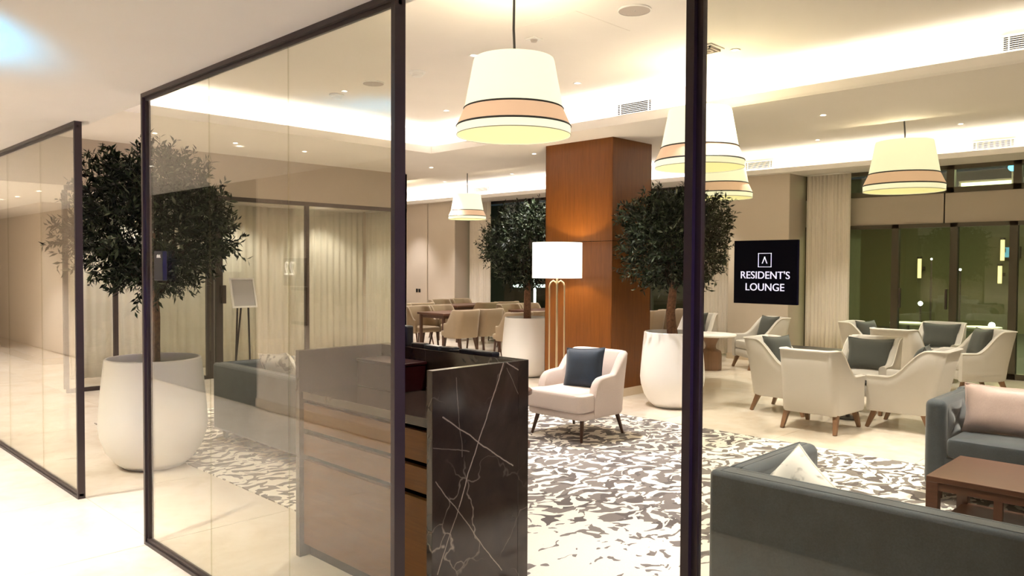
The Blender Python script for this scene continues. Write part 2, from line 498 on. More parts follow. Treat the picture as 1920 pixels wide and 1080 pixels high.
# glass partitions -------------------------------------------------
def partition_x(name, x0, x1, joints, y=1.61, glass=M_glass):
    r = structe(name, (x0, y, 0)); w = x1 - x0; t = .038; d = .045; H = CH
    MB().box(0, w, 0, d, H - .022, H).box(0, w, d * .35, d * .65, H - .040, H - .022).build('top_rail', M_frame, r, smooth=False)
    MB().box(0, w, 0, d, 0, .018).box(0, w, d * .2, d * .8, .018, .034).build('bottom_rail', M_frame, r, smooth=False)
    for a, sgn in ((0, 1), (w, -1)):
        b = MB()
        xs = sorted((a, a + sgn * .022)); b.box(xs[0], xs[1], 0, d, .018, H - .022)
        xs = sorted((a + sgn * .022, a + sgn * t)); b.box(xs[0], xs[1], d * .3, d * .7, .034, H - .04)
        b.build('post', M_frame, r, smooth=False)
    e = [t - .006] + [j - x0 for j in joints] + [w - t + .006]
    for a, b in zip(e, e[1:]):
        MB().box(a + .002, b - .002, d * .40, d * .60, .028, H - .034).build('glass_pane', glass, r, smooth=False)
    return r
partition_x('window_1', -8.40, -5.587, [-7.39, -6.45])
partition_x('window_2', -4.442, -2.151, [-3.64, -2.90])
partition_x('window_3', -1.012, 3.19, [1.1])

# left glass partition with double doors (dir Y) and curtain behind
lp = structe('window_4', (-10.29, 0, 0))
MB().box(-.05, 0, 2.86, 7.95, 2.43, 2.49).build('top_rail', M_frame, lp, smooth=False)
MB().box(-.05, 0, 2.86, 7.95, 0, .05).build('bottom_rail', M_frame, lp, smooth=False)
ys = [2.86, 3.42, 4.62, 4.745, 6.10, 7.92]
for yy, w in zip(ys, (.05, .05, .10, .10, .06, .05)):
    MB().box(-.05, 0, yy - w / 2, yy + w / 2, .05, 2.43).build('post', M_frame, lp, smooth=False)
for a, b in zip(ys, ys[1:]):
    if b - a > .2:
        MB().box(-.03, -.018, a + .02, b - .02, .05, 2.43).build('glass_pane', M_glass2, lp, smooth=False)
for yy in (4.58, 4.79):
    MB().box(0, .05, yy - .03, yy + .03, 1.02, 1.27).build('door_handle', M_frame, lp, smooth=False, bevel=.004)

# far windows
def window_far(name, x0, x1, z0, z1, xs, y=12.65, m=M_frame):
    r = structe(name, (0, y, 0))
    MB().box(x0, x1, -.04, .06, z1 - .06, z1).build('top_rail', m, r, smooth=False)
    MB().box(x0, x1, -.04, .06, z0, z0 + .08).build('bottom_rail', m, r, smooth=False)
    e = [x0] + xs + [x1]
    for x in e:
        MB().box(x - .05, x + .05, -.04, .06, z0, z1).build('mullion', m, r, smooth=False)
    for a, b in zip(e, e[1:]):
        MB().box(a + .04, b - .04, .0, .012, z0 + .06, z1 - .05).build('glass_pane', M_wglass, r, smooth=False)
    return r
M_olive = mat('bronze_door_frame', (.075, .062, .042), .45, .3)
window_far('window_5', -13.72, -6.70, 0, SZ, [-11.9, -10.3, -8.7])
window_far('window_6', -5.6, 3.2, 2.66, SZ, [-3.44, -2.6, -.9, .8], m=M_olive)
r = window_far('door_1', -5.6, 3.2, 0, 2.22, [-4.19, -3.38, -2.63, -1.8, -.9, 0, 1.0, 2.0], m=M_olive)
for x in (-4.10, -3.46):
    MB().box(x - .012, x + .012, -.09, -.04, .95, 1.25).build('door_handle', M_frame, r, smooth=False)

# terrace outside, at night
struct(MB().box(-30, 14, 12.62, 30, -.12, -.02).build('ground', mat('dark_terrace', (.05, .055, .05), .35), smooth=False))
struct(MB().box(-30, 14, 22, 22.3, -.02, 4.0).build('wall_terrace', mat('dark_green_wall', (.10, .095, .045), .8), smooth=False))

# ================================================================== CEILING FITTINGS
downs = []
def downlight(x, y, z, power, label, group, angle=70, sz=.045, on=True):
    t = thing('downlight', label, 'downlight', (x, y, z), 0, group)
    MB().lathe([(sz, -.004), (sz * .95, -.008), (sz * .62, -.006), (sz * .6, -.001)], 20).build('trim_ring', M_white, t)
    if on:
        MB().lathe([(.001, -.0015), (sz * .6, -.0015)], 16).build('lens', M_led, t)
        if power: add_light('downlight_beam', 'SPOT', (0, 0, -.02), power, WARM, (0, 0, -1), angle=math.radians(angle), blend=.6, radius=.03, parent=t)
    return t
ORD = ['first', 'second', 'third', 'fourth', 'fifth', 'sixth', 'seventh', 'eighth', 'ninth', 'tenth']
def down_row(xs, y, z, power, where, group, **kw):
    for k, x in enumerate(xs):
        downlight(x, y, z, power(x) if callable(power) else power, '%s downlight from the left %s' % (ORD[k], where), group, **kw)
G1 = 'downlights in the first ceiling tray'
down_row((-7.05, -5.04, -1.3), 4.62, 3.39, 90, 'in the nearer row of the first ceiling tray', G1)
down_row((-7.05, -5.04, -3.31, -1.3), 6.03, 3.39, 205, 'in the farther row of the first ceiling tray', G1)
down_row((-7.26, -4.4, -2.3, -1.0), 3.15, 3.39, lambda x: {-7.26: 60, -4.4: 80}.get(x, 110), 'in the row of the first tray nearest the glass', G1)  # last one added to whiten the spotted cushion and nearest sofa
down_row((-13.3, -11.3, -9.28, -7.13, -3.23, -1.3), 7.64, SZ, 115, 'in the soffit between the ceiling trays', 'downlights in the middle soffit')
G3 = 'downlights in the second ceiling tray'
down_row((-15.0, -13.19, -11.1, -9.0, -6.9, -4.83, -2.96), 11.24, 3.42, 105, 'in the farther row of the second ceiling tray', G3)
down_row((-13.2, -11.1, -9.0, -4.94, -3.05), 9.3, 3.42, 170, 'in the nearer row of the second ceiling tray', G3)
for k, yy in enumerate((2.5, 3.5, 4.47, 5.43)):
    downlight(-9.23, yy, SZ, 45, 'small round white downlight, %s along the left soffit from the corridor' % ORD[k], 'downlights in the left soffit')
down_row((-15.0, -13.2, -11.3, -9.4, -7.6, -5.8, -4.0, -2.2, -.4, 1.4), .42, CH, lambda x: {-4.0: 140, -2.2: 55, -.4: 26, 1.4: 14}.get(x, 150), 'in the corridor ceiling', 'downlights in the corridor ceiling', angle=95)
for k, (x, yy) in enumerate(((-12.6, 2.9), (-12.4, 5.0), (-12.4, 6.8), (-10.8, 3.9), (-10.8, 5.4), (-10.8, 6.9))):  # the three nearest the curtain are added to light its front
    downlight(x, yy, CH + .01, 38 if x < -12 else 26, '%s small white downlight in the lobby ceiling by the sheer curtain' % ORD[k], 'downlights in the lobby ceiling', angle=125)

def detector(x, y, z, label, name='smoke_detector', r=.08):
    t = thing(name, label, 'smoke detector', (x, y, z))
    MB().lathe([(r, 0), (r, -.012), (r * .93, -.018), (r * .72, -.02)], 28, cap1=False).build('base', M_white, t)
    MB().lathe([(r * .72, -.018), (r * .70, -.038), (r * .55, -.048), (.001, -.05)], 28).build('dome', M_white, t)
    return t
detector(-5.85, 4.64, 3.39, 'round white smoke detector on tray ceiling left of the large pendant shade')
detector(-7.26, 4.66, 3.39, 'round white smoke detector on tray ceiling seen through the middle glass pane')
def disc(x, y, z, r, label, name, cat, m):
    t = thing(name, label, cat, (x, y, z))
    MB().lathe([(r, 0), (r, -.008), (r * .94, -.012)], 40).build('rim', M_white, t)
    MB().lathe([(r * .94, -.010), (.001, -.010)], 40).build('grille', m, t)
    MB().lathe([(.006, -.010), (.004, -.014), (.001, -.014)], 10).build('screw', M_chrome, t)
    return t
M_mesh = mat('speaker_mesh', (.46, .40, .36), .7)
disc(-3.32, 4.6, 3.39, .12, 'large round grey ceiling speaker near the top edge right of the pendant cord', 'ceiling_speaker', 'speaker', M_mesh)
disc(-6.53, 4.62, 3.39, .11, 'round flush ceiling speaker right of the smoke detector behind the glass', 'ceiling_speaker', 'speaker', M_mesh)
t = thing('motion_sensor', 'small square white sensor plate on the tray ceiling right of the pendant cord', 'sensor', (-4.32, 4.62, 3.39))
MB().box(-.05, .05, -.05, .05, -.012, 0).build('plate', M_white, t, bevel=.004); MB().lathe([(.03, -.012), (.022, -.03), (.001, -.034)], 16).build('lens', M_mesh, t)
t = thing('sprinkler', 'small sprinkler rosette on the tray ceiling just above the large pendant shade', 'sprinkler', (-4.83, 4.74, 3.39))
MB().lathe([(.05, 0), (.045, -.012), (.015, -.014)], 20).build('rosette', M_white, t)
MB().lathe([(.012, -.012), (.012, -.04), (.028, -.042), (.028, -.046), (.001, -.046)], 14).build('head', M_chrome, t)
t = thing('ceiling_diffuser', 'square white air diffuser on the tray ceiling beside the right door post', 'vent', (-3.46, 5.82, 3.39))
MB().box(-.11, .11, -.11, .11, -.012, 0).build('frame', M_white, t, bevel=.004)
for k in (.085, .05):
    b = MB()
    b.box(-k, k, -k, -k + .012, -.03, -.012).box(-k, k, k - .012, k, -.03, -.012).box(-k, -k + .012, -k, k, -.03, -.012).box(k - .012, k, -k, k, -.03, -.012)
    b.build('louvre_ring', M_mesh, t, smooth=False)

def vent(x0, x1, y, z0, z1, label, n=6):
    t = thing('air_vent', label, 'vent', (x0, y, z0)); w = x1 - x0; h = z1 - z0
    MB().box(0, w, -.003, 0, 0, h).build('backing', M_darkgap, t, smooth=False)  # near-black backing paints the shade of a recess that is not cut
    b = MB(); b.box(-.012, w + .012, -.012, 0, -.012, .004).box(-.012, w + .012, -.012, 0, h - .004, h + .012).box(-.012, .006, -.012, 0, 0, h).box(w - .006, w + .012, -.012, 0, 0, h)
    b.box(.038, .046, -.012, 0, 0, h).box(w - .046, w - .038, -.012, 0, 0, h)
    b.build('frame', M_slat, t, smooth=False)
    for k in range(n):
        z = h * (k + 1) / (n + 1)
        MB().box(.004, w - .004, -.006, -.003, z - .0028, z + .0028).build('slat', M_slat, t, smooth=False)
vent(-5.19, -4.74, 6.90, 3.19, 3.32, 'white louvred air vent in the cove right of the large pendant')
vent(-1.54, -1.08, 6.90, 3.21, 3.32, 'white louvred air vent in the cove at the upper right corner')
vent(-6.38, -5.90, 12.02, 3.18, 3.295, 'small white louvred air vent in the far cove above the sign')
vent(-3.01, -2.52, 12.02, 3.17, 3.27, 'white louvred air vent in the far cove right of the hanging shade')
vent(-13.06, -12.58, 12.02, 3.23, 3.325, 'white louvred air vent in the far cove above the dining area')

# ================================================================== LAMPS
def pendant(x, y, zb, zc, label, s=1.0, power=14):
    t = thing('pendant_lamp', label, 'pendant lamp', (x, y, zb), 0, 'tapered ivory pendant lamps')
    MB().lathe([(.400 * s, 0), (.402 * s, .055 * s)], 56).build('lower_band', M_shade, t)
    MB().lathe([(.402 * s, .066 * s), (.350 * s, .180 * s)], 56).build('middle_band', M_shade_band, t)
    MB().lathe([(.347 * s, .190 * s), (.285 * s, .515 * s), (.280 * s, .53 * s), (.262 * s, .53 * s)], 56).build('shade', M_shade, t)
    MB().lathe([(.404 * s, .054 * s), (.408 * s, .060 * s), (.402 * s, .068 * s)], 56).build('trim', M_trimblack, t)
    MB().lathe([(.351 * s, .178 * s), (.355 * s, .185 * s), (.346 * s, .192 * s)], 56).build('trim', M_trimblack, t)
    MB().lathe([(.402 * s, -.003), (.404 * s, .002), (.398 * s, .004)], 56).build('trim', M_mesh, t)
    MB().lathe([(.396 * s, .004), (.001, .004)], 56).build('diffuser', M_diffuser, t)
    pts = [(.0, 0, .4 * s), (.004, .0, .6 * s), (-.008, .004, .75 * s), (.0, 0, zc - zb - .02)] if zc - zb > .8 else [(0, 0, .4), (0, 0, zc - zb - .02)]
    MB().tube(pts, .0085, 8).build('cord', M_cable, t)
    MB().lathe([(.05, zc - zb), (.05, zc - zb - .02), (.012, zc - zb - .03)], 20, cap1=True).build('ceiling_rose', M_trimblack, t)
    b = MB()
    for k in range(3):
        a = k * 2 * PI / 3; b.cyl((0, 0, .42 * s), (.275 * s * math.cos(a), .275 * s * math.sin(a), .52 * s), .004, n=6)
    b.build('spider', M_chrome, t)
    MB().lathe([(.001, .33 * s), (.035, .34 * s), (.05, .30 * s), (.03, .24 * s), (.001, .23 * s)][::-1], 14).build('bulb', M_diffuser, t)
    add_light('pendant_bulb', 'POINT', (0, 0, .46 * s), power, (1, .86, .62), radius=.06, parent=t)
    return t
pendant(-3.646, 3.706, 2.42, 3.39, 'largest ivory pendant lamp, hanging alone in the middle of the doorway', .945)
pendant(-3.698, 6.124, 2.436, 3.39, 'ivory pendant lamp cut by the right door post, above the right tree', .97)
pendant(-5.137, 9.019, 2.44, 3.42, 'ivory pendant lamp low behind the right tree, under another shade')
pendant(-2.88, 8.90, 2.377, 3.42, 'ivory pendant lamp hanging before the terrace doors at right')
pendant(-10.875, 9.823, 2.43, 3.42, 'small ivory pendant lamp over the dining tables, left of the middle tree', .88)
pendant(-13.95, 10.30, 2.50, 3.42, 'small ivory pendant lamp half hidden by the left door post', .95)

t = thing('floor_lamp', 'lit drum floor lamp with three brass stems before the wooden column', 'floor lamp', (-6.02, 6.86, 0))
MB().lathe([(.292, 1.415), (.292, 1.83), (.288, 1.83), (.288, 1.415), (.292, 1.415)], 56).build('shade', M_drum, t)
MB().lathe([(.17, 0), (.17, .018), (.16, .022), (.001, .022)], 36).build('base', M_brass, t)
ang = math.radians(45)
for k in (-1, 0, 1):
    dx, dy = k * .088 * math.cos(ang), k * .088 * math.sin(ang)
    if k: pts = [(dx, dy, .02), (dx, dy, 1.32), (dx * .85, dy * .85, 1.36), (dx * .5, dy * .5, 1.385), (dx * .12, dy * .12, 1.36), (0, 0, 1.34)]
    else: pts = [(0, 0, .02), (0, 0, 1.60)]
    MB().tube(pts, .0095 if k else .013, 10).build('stem', M_brass, t)
b = MB()
for k in range(3):
    a = k * 2 * PI / 3; b.cyl((0, 0, 1.60), (.288 * math.cos(a), .288 * math.sin(a), 1.60), .004, n=6)
b.build('spider', M_brass, t)
MB().lathe([(.001, 1.61), (.03, 1.63), (.045, 1.68), (.02, 1.73), (.001, 1.735)], 14).build('bulb', M_diffuser, t)
add_light('floor_lamp_bulb', 'POINT', (0, 0, 1.66), 66, (1, .80, .52), radius=.05, parent=t)

# ================================================================== POTTED TREES
def foliage(seed, R=.64, n_tw=950, per=14, leaf=.058):
    rng = np.random.default_rng(seed)
    d = rng.normal(size=(n_tw, 3)); d /= np.linalg.norm(d, axis=1)[:, None]
    rad = R * (.30 + .70 * rng.random(n_tw) ** .45)
    lob = 1 + .10 * np.sin(d[:, 0] * 5 + seed) * np.cos(d[:, 1] * 4 + 1.3 * seed) + .08 * np.sin(d[:, 2] * 6 + seed)
    base = d * (rad * lob)[:, None] * np.array([1, 1, .93])
    base[:, 2] = np.where(base[:, 2] < -.42, -.42 + (base[:, 2] + .42) * .5, base[:, 2])
    grow = d + rng.normal(size=d.shape) * .45 + np.array([0, 0, .35]); grow /= np.linalg.norm(grow, axis=1)[:, None]
    V = []; Fc = []
    k = np.arange(per)
    tl = .17 * (.6 + .8 * rng.random(n_tw))
    pos = base[:, None, :] + grow[:, None, :] * (tl[:, None] * (k / per)[None, :])[:, :, None]
    pos = pos.reshape(-1, 3)
    g = np.repeat(grow, per, 0)
    N = len(pos)
    side = np.cross(g, rng.normal(size=(N, 3))); side /= np.linalg.norm(side, axis=1)[:, None]
    ld = g * .75 + side * .85 + rng.normal(size=(N, 3)) * .2; ld /= np.linalg.norm(ld, axis=1)[:, None]
    w = np.cross(ld, g + rng.normal(size=(N, 3)) * .6); w /= np.linalg.norm(w, axis=1)[:, None]
    up = np.cross(w, ld)
    L = leaf * (.65 + .7 * rng.random(N))[:, None]; wd = L * .16
    p0 = pos; p1 = pos + ld * L * .45 + w * wd + up * L * .03; p2 = pos + ld * L - up * L * .08; p3 = pos + ld * L * .45 - w * wd + up * L * .03
    V = np.stack([p0, p1, p2, p3], 1).reshape(-1, 3)
    me = bpy.data.meshes.new('foliage')
    me.vertices.add(4 * N); me.vertices.foreach_set('co', V.ravel())
    me.loops.add(4 * N); me.loops.foreach_set('vertex_index', np.arange(4 * N, dtype=np.int32))
    me.polygons.add(N); me.polygons.foreach_set('loop_start', np.arange(0, 4 * N, 4, dtype=np.int32)); me.polygons.foreach_set('loop_total', np.full(N, 4, dtype=np.int32))
    me.update(calc_edges=True); me.validate(); me.materials.append(M_leaf)
    return me, base, grow, tl
def tree(x, y, label, seed, zc=1.85, R=.64, pr=.36, trunk=None, rz=0.0, n_tw=950):
    t = thing('potted_olive_tree', label, 'potted tree', (x, y, 0), rz, 'olive trees in white planters')
    s = pr / .36
    prof = [(.16, 0), (.20, .004), (.255, .05), (.315, .14), (.350, .25), (.36, .33), (.352, .46), (.335, .66), (.318, .828), (.312, .834), (.300, .834), (.296, .82), (.300, .70)]
    MB().lathe([(a * s, b) for a, b in prof], 56, cap0=True).build('planter', M_planter, t)
    MB().lathe([(.001, .79), (.15 * s, .785), (.304 * s, .765)], 32).build('soil', M_soil, t)
    me, base, grow, tl = foliage(seed, R, n_tw)
    rng = random.Random(seed)
    trunk = trunk or [(0, 0, .74, .05), (.012, .0, .95, .045), (.0, .01, 1.15, .042), (.01, 0, 1.32, .036), (0, 0, zc - .05, .018)]
    MB().tube([p[:3] for p in trunk], [p[3] for p in trunk], 10).build('trunk', M_bark, t)
    b = MB(); top = Vector(trunk[-2][:3]); c = Vector((trunk[-1][0], trunk[-1][1], zc))
    for i in range(26):
        e = c + Vector(base[i * 7]) * .8
        mid = top.lerp(e, .5) + Vector((rng.uniform(-.05, .05), rng.uniform(-.05, .05), rng.uniform(.0, .06)))
        b.tube([top - Vector((0, 0, rng.uniform(0, .1))), mid, e], [.014, .009, .004], 5)
    for i in range(0, len(base), 2):
        p = c + Vector(base[i]); q = p + Vector(grow[i]) * float(tl[i]); p = p - Vector(grow[i]) * .06
        b.cyl(p, q, .0022, .001, 3, caps=False)
    b.build('branches', M_twig, t)
    o = bpy.data.objects.new('foliage', me); COL.objects.link(o); o.parent = t; o.location = (c.x, c.y, c.z); o['kind'] = 'stuff'
    return t
tree(-6.163, 2.315, 'potted olive tree in white planter behind the left glass doorway', 3, zc=1.84, R=.53, pr=.39)
tree(-4.776, 7.395, 'potted olive tree in white planter right of the wooden column', 5, zc=1.86, R=.545, pr=.355,
     trunk=[(.02, -.02, .74, .065), (-.02, .0, .92, .055), (-.05, .03, 1.05, .05), (-.03, .03, 1.22, .048), (-.0, 0, 1.36, .036), (0, 0, 1.8, .018)])
tree(-7.53, 7.95, 'potted olive tree in white planter left of the wooden column, before the dining tables', 8, zc=1.84, R=.56, pr=.36,
     trunk=[(0, 0, .74, .055), (.0, .0, .95, .05), (.0, .0, 1.3, .045), (0, 0, 1.75, .02)])

# ================================================================== RUG
o = MB().box(-8.15, -3.73, 2.50, 6.58, .0, .008).box(-3.73, -2.54, 2.73, 6.58, 0, .008).box(-2.54, 2.2, 2.50, 6.58, 0, .008).build('rug', M_rug, smooth=False)
tag(o, 'large cream area rug with grey abstract blotches under the sofas', 'rug')

# ================================================================== RECEPTION DESK
# right side panel: local Y grows away from the camera
VE = [(1, .428, 1.10, .152, .482, .0045, .85), (1, .152, .482, .03, .21, .0035, .6), (1, .058, .897, .496, .601, .0042, .8), (1, .017, .618, .424, .119, .0032, .6),
      (1, .004, .77, .215, .715, .003, .35), (1, .449, 1.098, .565, 1.032, .004, .75), (1, .449, 1.073, .578, .855, .0025, .35), (1, .14, 1.06, .17, .70, .003, .3)]
M_marble = marble_dark('dark_emperador_marble', VE)
M_marble2 = marble_dark('dark_marble_slab')
D0 = (-3.70, 2.12, 0)
t = thing('reception_desk', 'dark veined marble reception desk with wood drawers, standing just inside the doorway', 'desk', D0)
W_, Dp = 1.135, .58
MB().box(W_ - .038, W_, 0, Dp - .05, 0, 1.10).build('side_panel', M_marble, t, smooth=False, bevel=.002)
MB().box(0, .038, 0, Dp - .05, 0, 1.10).build('side_panel', M_marble2, t, smooth=False, bevel=.002)
MB().box(0, W_, Dp - .05, Dp + .02, 0, 1.10).build('front_panel', M_marble2, t, smooth=False, bevel=.002)
MB().box(.040, W_ - .040, .012, Dp - .05, .845, .885).build('counter', M_marble2, t, smooth=False, bevel=.002)
MB().box(.040, W_ - .040, .05, Dp - .06, .06, .84).build('carcass', M_darkgap, t, smooth=False)
for z0, z1 in ((.685, .822), (.548, .660), (.07, .520)):
    MB().box(.044, W_ - .044, .022, .05, z0, z1).build('drawer' if z0 > .5 else 'door', M_wood_cab, t, smooth=False, bevel=.002)
MB().box(.044, W_ - .044, .06, .08, 0, .06).build('plinth', M_darkgap, t, smooth=False)
def slab(name, label, cat, loc, rz, w, d, h, m, m2=None, tilt=0):
    t = thing(name, label, cat, loc, rz)
    MB().box(-w / 2, w / 2, -d / 2, d / 2, 0, h).build('body', m, t, bevel=min(.004, h * .3))
    if m2: MB().box(-w / 2 + .008, w / 2 - .008, -d / 2 + .008, d / 2 - .008, h, h + .0015).build('screen' if 'tablet' in name else 'cover', m2, t, smooth=False)
    return t
M_screen = mat('dark_screen', (.012, .012, .016), .1)
M_greyb = mat('grey_booklet', (.030, .030, .032), .8, spec=.15)
slab('tablet', 'black tablet lying on the desk ledge, leftmost of the flat items', 'tablet', (-3.36, 2.69, 1.10), .12, .095, .05, .024, M_black, M_screen)
slab('booklet', 'grey open booklet lying on the desk ledge between two tablets', 'booklet', (-3.23, 2.685, 1.10), -.08, .125, .05, .020, M_greyb, M_paper)
slab('tablet', 'black tablet lying on the desk ledge between booklet and pen', 'tablet', (-3.108, 2.69, 1.10), .05, .092, .05, .022, M_black, M_screen)
slab('keyboard', 'long grey keyboard on the desk ledge near the marble corner', 'keyboard', (-2.885, 2.69, 1.10), 0, .245, .055, .020, M_greyb, M_black)
t = thing('pen', 'short dark pen lying on the desk ledge beside the keyboard', 'pen', (-3.04, 2.685, 1.107), .6)
MB().cyl((-.045, 0, 0), (.045, 0, 0), .006, n=10).build('barrel', M_black, t); MB().cyl((.045, 0, 0), (.06, 0, 0), .006, .001, n=10).build('tip', M_chrome, t)
t = thing('payment_terminal', 'small black terminal standing on the desk ledge by the door post', 'terminal', (-3.495, 2.685, 1.10), .1)
MB().box(-.045, .045, -.03, .03, 0, .115).build('body', M_black, t, bevel=.01); MB().box(-.035, .035, -.0315, -.029, .05, .105).build('screen', M_screen, t, smooth=False)
M_maroon = mat('maroon_lacquer', (.022, .0025, .003), .3)
t = thing('storage_box', 'dark maroon box standing on the desk counter behind the side panel', 'box', (-3.44, 2.545, .885))
MB().box(-.18, .20, -.09, .09, 0, .145).build('body', M_maroon, t, bevel=.004); MB().box(-.184, .204, -.094, .094, .137, .152).build('lid', M_maroon, t, bevel=.003)

# ================================================================== SEATING
def upath(w, d, r, n, y_front=None):
    yf = -d / 2 if y_front is None else y_front
    segs = []
    L1 = d / 2 - r - yf; La = r * PI / 2; L2 = w - 2 * r
    tot = 2 * L1 + 2 * La + L2
    out = []
    for i in range(n + 1):
        s = tot * i / n
        if s < L1: p = (-w / 2, yf + s); nn = (-1, 0)
        elif s < L1 + La:
            a = PI - (s - L1) / r; p = (-w / 2 + r + r * math.cos(a), d / 2 - r + r * math.sin(a)); nn = (math.cos(a), math.sin(a))
        elif s < L1 + La + L2: p = (-w / 2 + r + (s - L1 - La), d / 2); nn = (0, 1)
        elif s < L1 + 2 * La + L2:
            a = PI / 2 - (s - L1 - La - L2) / r; p = (w / 2 - r + r * math.cos(a), d / 2 - r + r * math.sin(a)); nn = (math.cos(a), math.sin(a))
        else: p = (w / 2, d / 2 - r - (s - L1 - 2 * La - L2)); nn = (1, 0)
        e = min(s, tot - s)          # distance from the nearest front end
        out.append((p, nn, e))
    return out
def shell(w, d, r, thick, zb, hf, lean, side_flare=0.0, zin=None, n=56, y_front=None, splay=0.0):
    zin = zb if zin is None else zin
    vs = []; fs = []; pth = upath(w, d, r, n, y_front)
    for (p, nn, e) in pth:
        h = hf(p[1], e); bk = max(0, nn[1])
        ring = []
        def P(off, z):
            k = (z - zb) / .62
            x = (p[0] - nn[0] * off) * (1 + splay * (d / 2 - p[1]) / d); yv = p[1] - nn[1] * off
            return (x + nn[0] * side_flare * k, yv + bk * lean * k * abs(k) ** .2 + 0, z)
        ring = [P(thick * .15, zb), P(0, zb + .02), P(0, zb + (h - zb) * .35), P(0, zb + (h - zb) * .7), P(0, h - .022), P(thick * .2, h - .006), P(thick * .5, h), P(thick * .8, h - .006), P(thick, h - .022), P(thick, zb + (h - zb) * .6), P(thick, zin)]
        vs += ring
    m = 11
    for i in range(len(pth) - 1):
        for k in range(m):
            a = i * m + k; b2 = i * m + (k + 1) % m
            fs.append((a, b2, b2 + m, a + m))
    fs.append(tuple(range(m))[::-1]); fs.append(tuple(range((len(pth) - 1) * m, len(pth) * m)))
    b = MB(); b.add(vs, fs); return b
def rbox(x0, x1, y0, y1, z0, z1, r, crown=0.0, nx=10, ny=10):
    """cushion block with rounded vertical corners and a crowned top"""
    b = MB(); pts = []
    for cx, cy, a0 in ((x1 - r, y1 - r, 0), (x0 + r, y1 - r, 90), (x0 + r, y0 + r, 180), (x1 - r, y0 + r, 270)):
        for k in range(6):
            a = math.radians(a0 + 90 * k / 5); pts.append((cx + r * math.cos(a), cy + r * math.sin(a)))
    n = len(pts); cx, cy = (x0 + x1) / 2, (y0 + y1) / 2; rad = min(.025, (z1 - z0) * .35)
    rings = []
    def ring(sc, z): return [(cx + (x - cx) * sc, cy + (yv - cy) * sc, z) for x, yv in pts]
    k = rad / max(x1 - x0, y1 - y0)
    rings = [ring(1 - 2 * k, z0), ring(1 - .6 * k, z0 + rad * .3), ring(1, z0 + rad), ring(1, z1 - rad), ring(1 - .6 * k, z1 - rad * .3), ring(1 - 2 * k, z1), ring(.6, z1 + crown * .7), ring(.2, z1 + crown)]
    vs = [p for rr in rings for p in rr]; fs = []
    for j in range(len(rings) - 1):
        for i in range(n):
            fs.append((j * n + i, j * n + (i + 1) % n, (j + 1) * n + (i + 1) % n, (j + 1) * n + i))
    fs.append(tuple(range(n))[::-1]); fs.append(tuple(range((len(rings) - 1) * n, len(rings) * n)))
    return b.add(vs, fs)
def legs(t, pts, m, r0=.026, r1=.014, n=10):
    for (x, y, z), (x1, y1) in pts:
        MB().cyl((x, y, z), (x1, y1, 0), r0, r1, n).build('leg', m, t)

def tub_chair(name, label, cloth, legm, loc, rz, group):
    t = thing(name, label, 'armchair', loc, rz, group)
    hf = lambda y, e: .52 + .27 * sstep(y, -.10, .255)
    w, d, r, ln, sp = .53, .56, .05, .13, .14
    fixn(shell(w, d, r, .07, .17, hf, ln, .01, n=72, splay=sp).build('shell', cloth, t, ang=60))
    pts = []
    for (p, nn, e) in upath(w, d, r, 60):
        h = hf(p[1], e); k = (h - .010 - .17) / .62; bk = max(0, nn[1])
        pts.append((p[0] * (1 + sp * (d / 2 - p[1]) / d) + nn[0] * (.01 * k - .003), p[1] + nn[1] * .01 * k + bk * (ln * k * abs(k) ** .2 - .003), h - .010))
    MB().tube(pts, .0065, 6).build('piping', M_piping, t)
    rbox(-.215, .215, -.285, .21, .18, .30, .04).build('seat_base', cloth, t)
    rbox(-.222, .222, -.285, .215, .30, .425, .05, .012).build('seat_cushion', cloth, t)
    for sx in (-1, 1):
        for sy in (-1, 1):
            a = math.radians(45); b = MB(); b.cyl((sx * .235, sy * .215 + .0, .19), (sx * .255, sy * .29, 0), .036, .022, 4)
            b.build('leg', legm, t, smooth=False)
    return t
def lounge_chair(loc, rz, label):
    t = thing('lounge_chair', label, 'armchair', loc, rz)
    def hf(y, e):
        h = .545 + .03 * sstep(y, -.25, .1) + .185 * sstep(y, .10, .27)
        return .34 + (h - .34) * math.sqrt(max(0, 1 - (1 - min(1, e / .10)) ** 2))
    fixn(shell(.69, .64, .15, .08, .20, hf, .12, .01, y_front=-.18).build('shell', M_pinkbeige, t, ang=60))
    rbox(-.342, .342, -.34, .25, .195, .26, .07).build('seat_base', M_pinkbeige, t)
    rbox(-.342, .342, -.365, -.13, .262, .418, .07, .0).build('seat_front', M_pinkbeige, t)
    rbox(-.27, .27, -.345, .23, .262, .428, .06, .012).build('seat_cushion', M_pinkbeige, t)
    legs(t, [((sx * .26, sy * .25, .20), (sx * .295, sy * .30)) for sx in (-1, 1) for sy in (-1, 1)], M_wood_dark, .022, .012)
    return t
def dining_chair0(loc, rz, label, group):
    t = thing('dining_chair', label, 'chair', loc, rz, group)
    hf = lambda y, e: .60 + .23 * sstep(y, -.08, .12)
    fixn(shell(.50, .46, .10, .045, .36, hf, .10, .02, y_front=-.12, n=40).build('backrest', M_tan, t, ang=60))
    rbox(-.225, .225, -.25, .19, .38, .47, .06, .01).build('seat', M_tan, t)
    legs(t, [((sx * .18, -.19, .40), (sx * .20, -.22)) for sx in (-1, 1)] + [((sx * .17, .15, .40), (sx * .20, .25)) for sx in (-1, 1)], M_wood_dark, .022, .012)
    return t
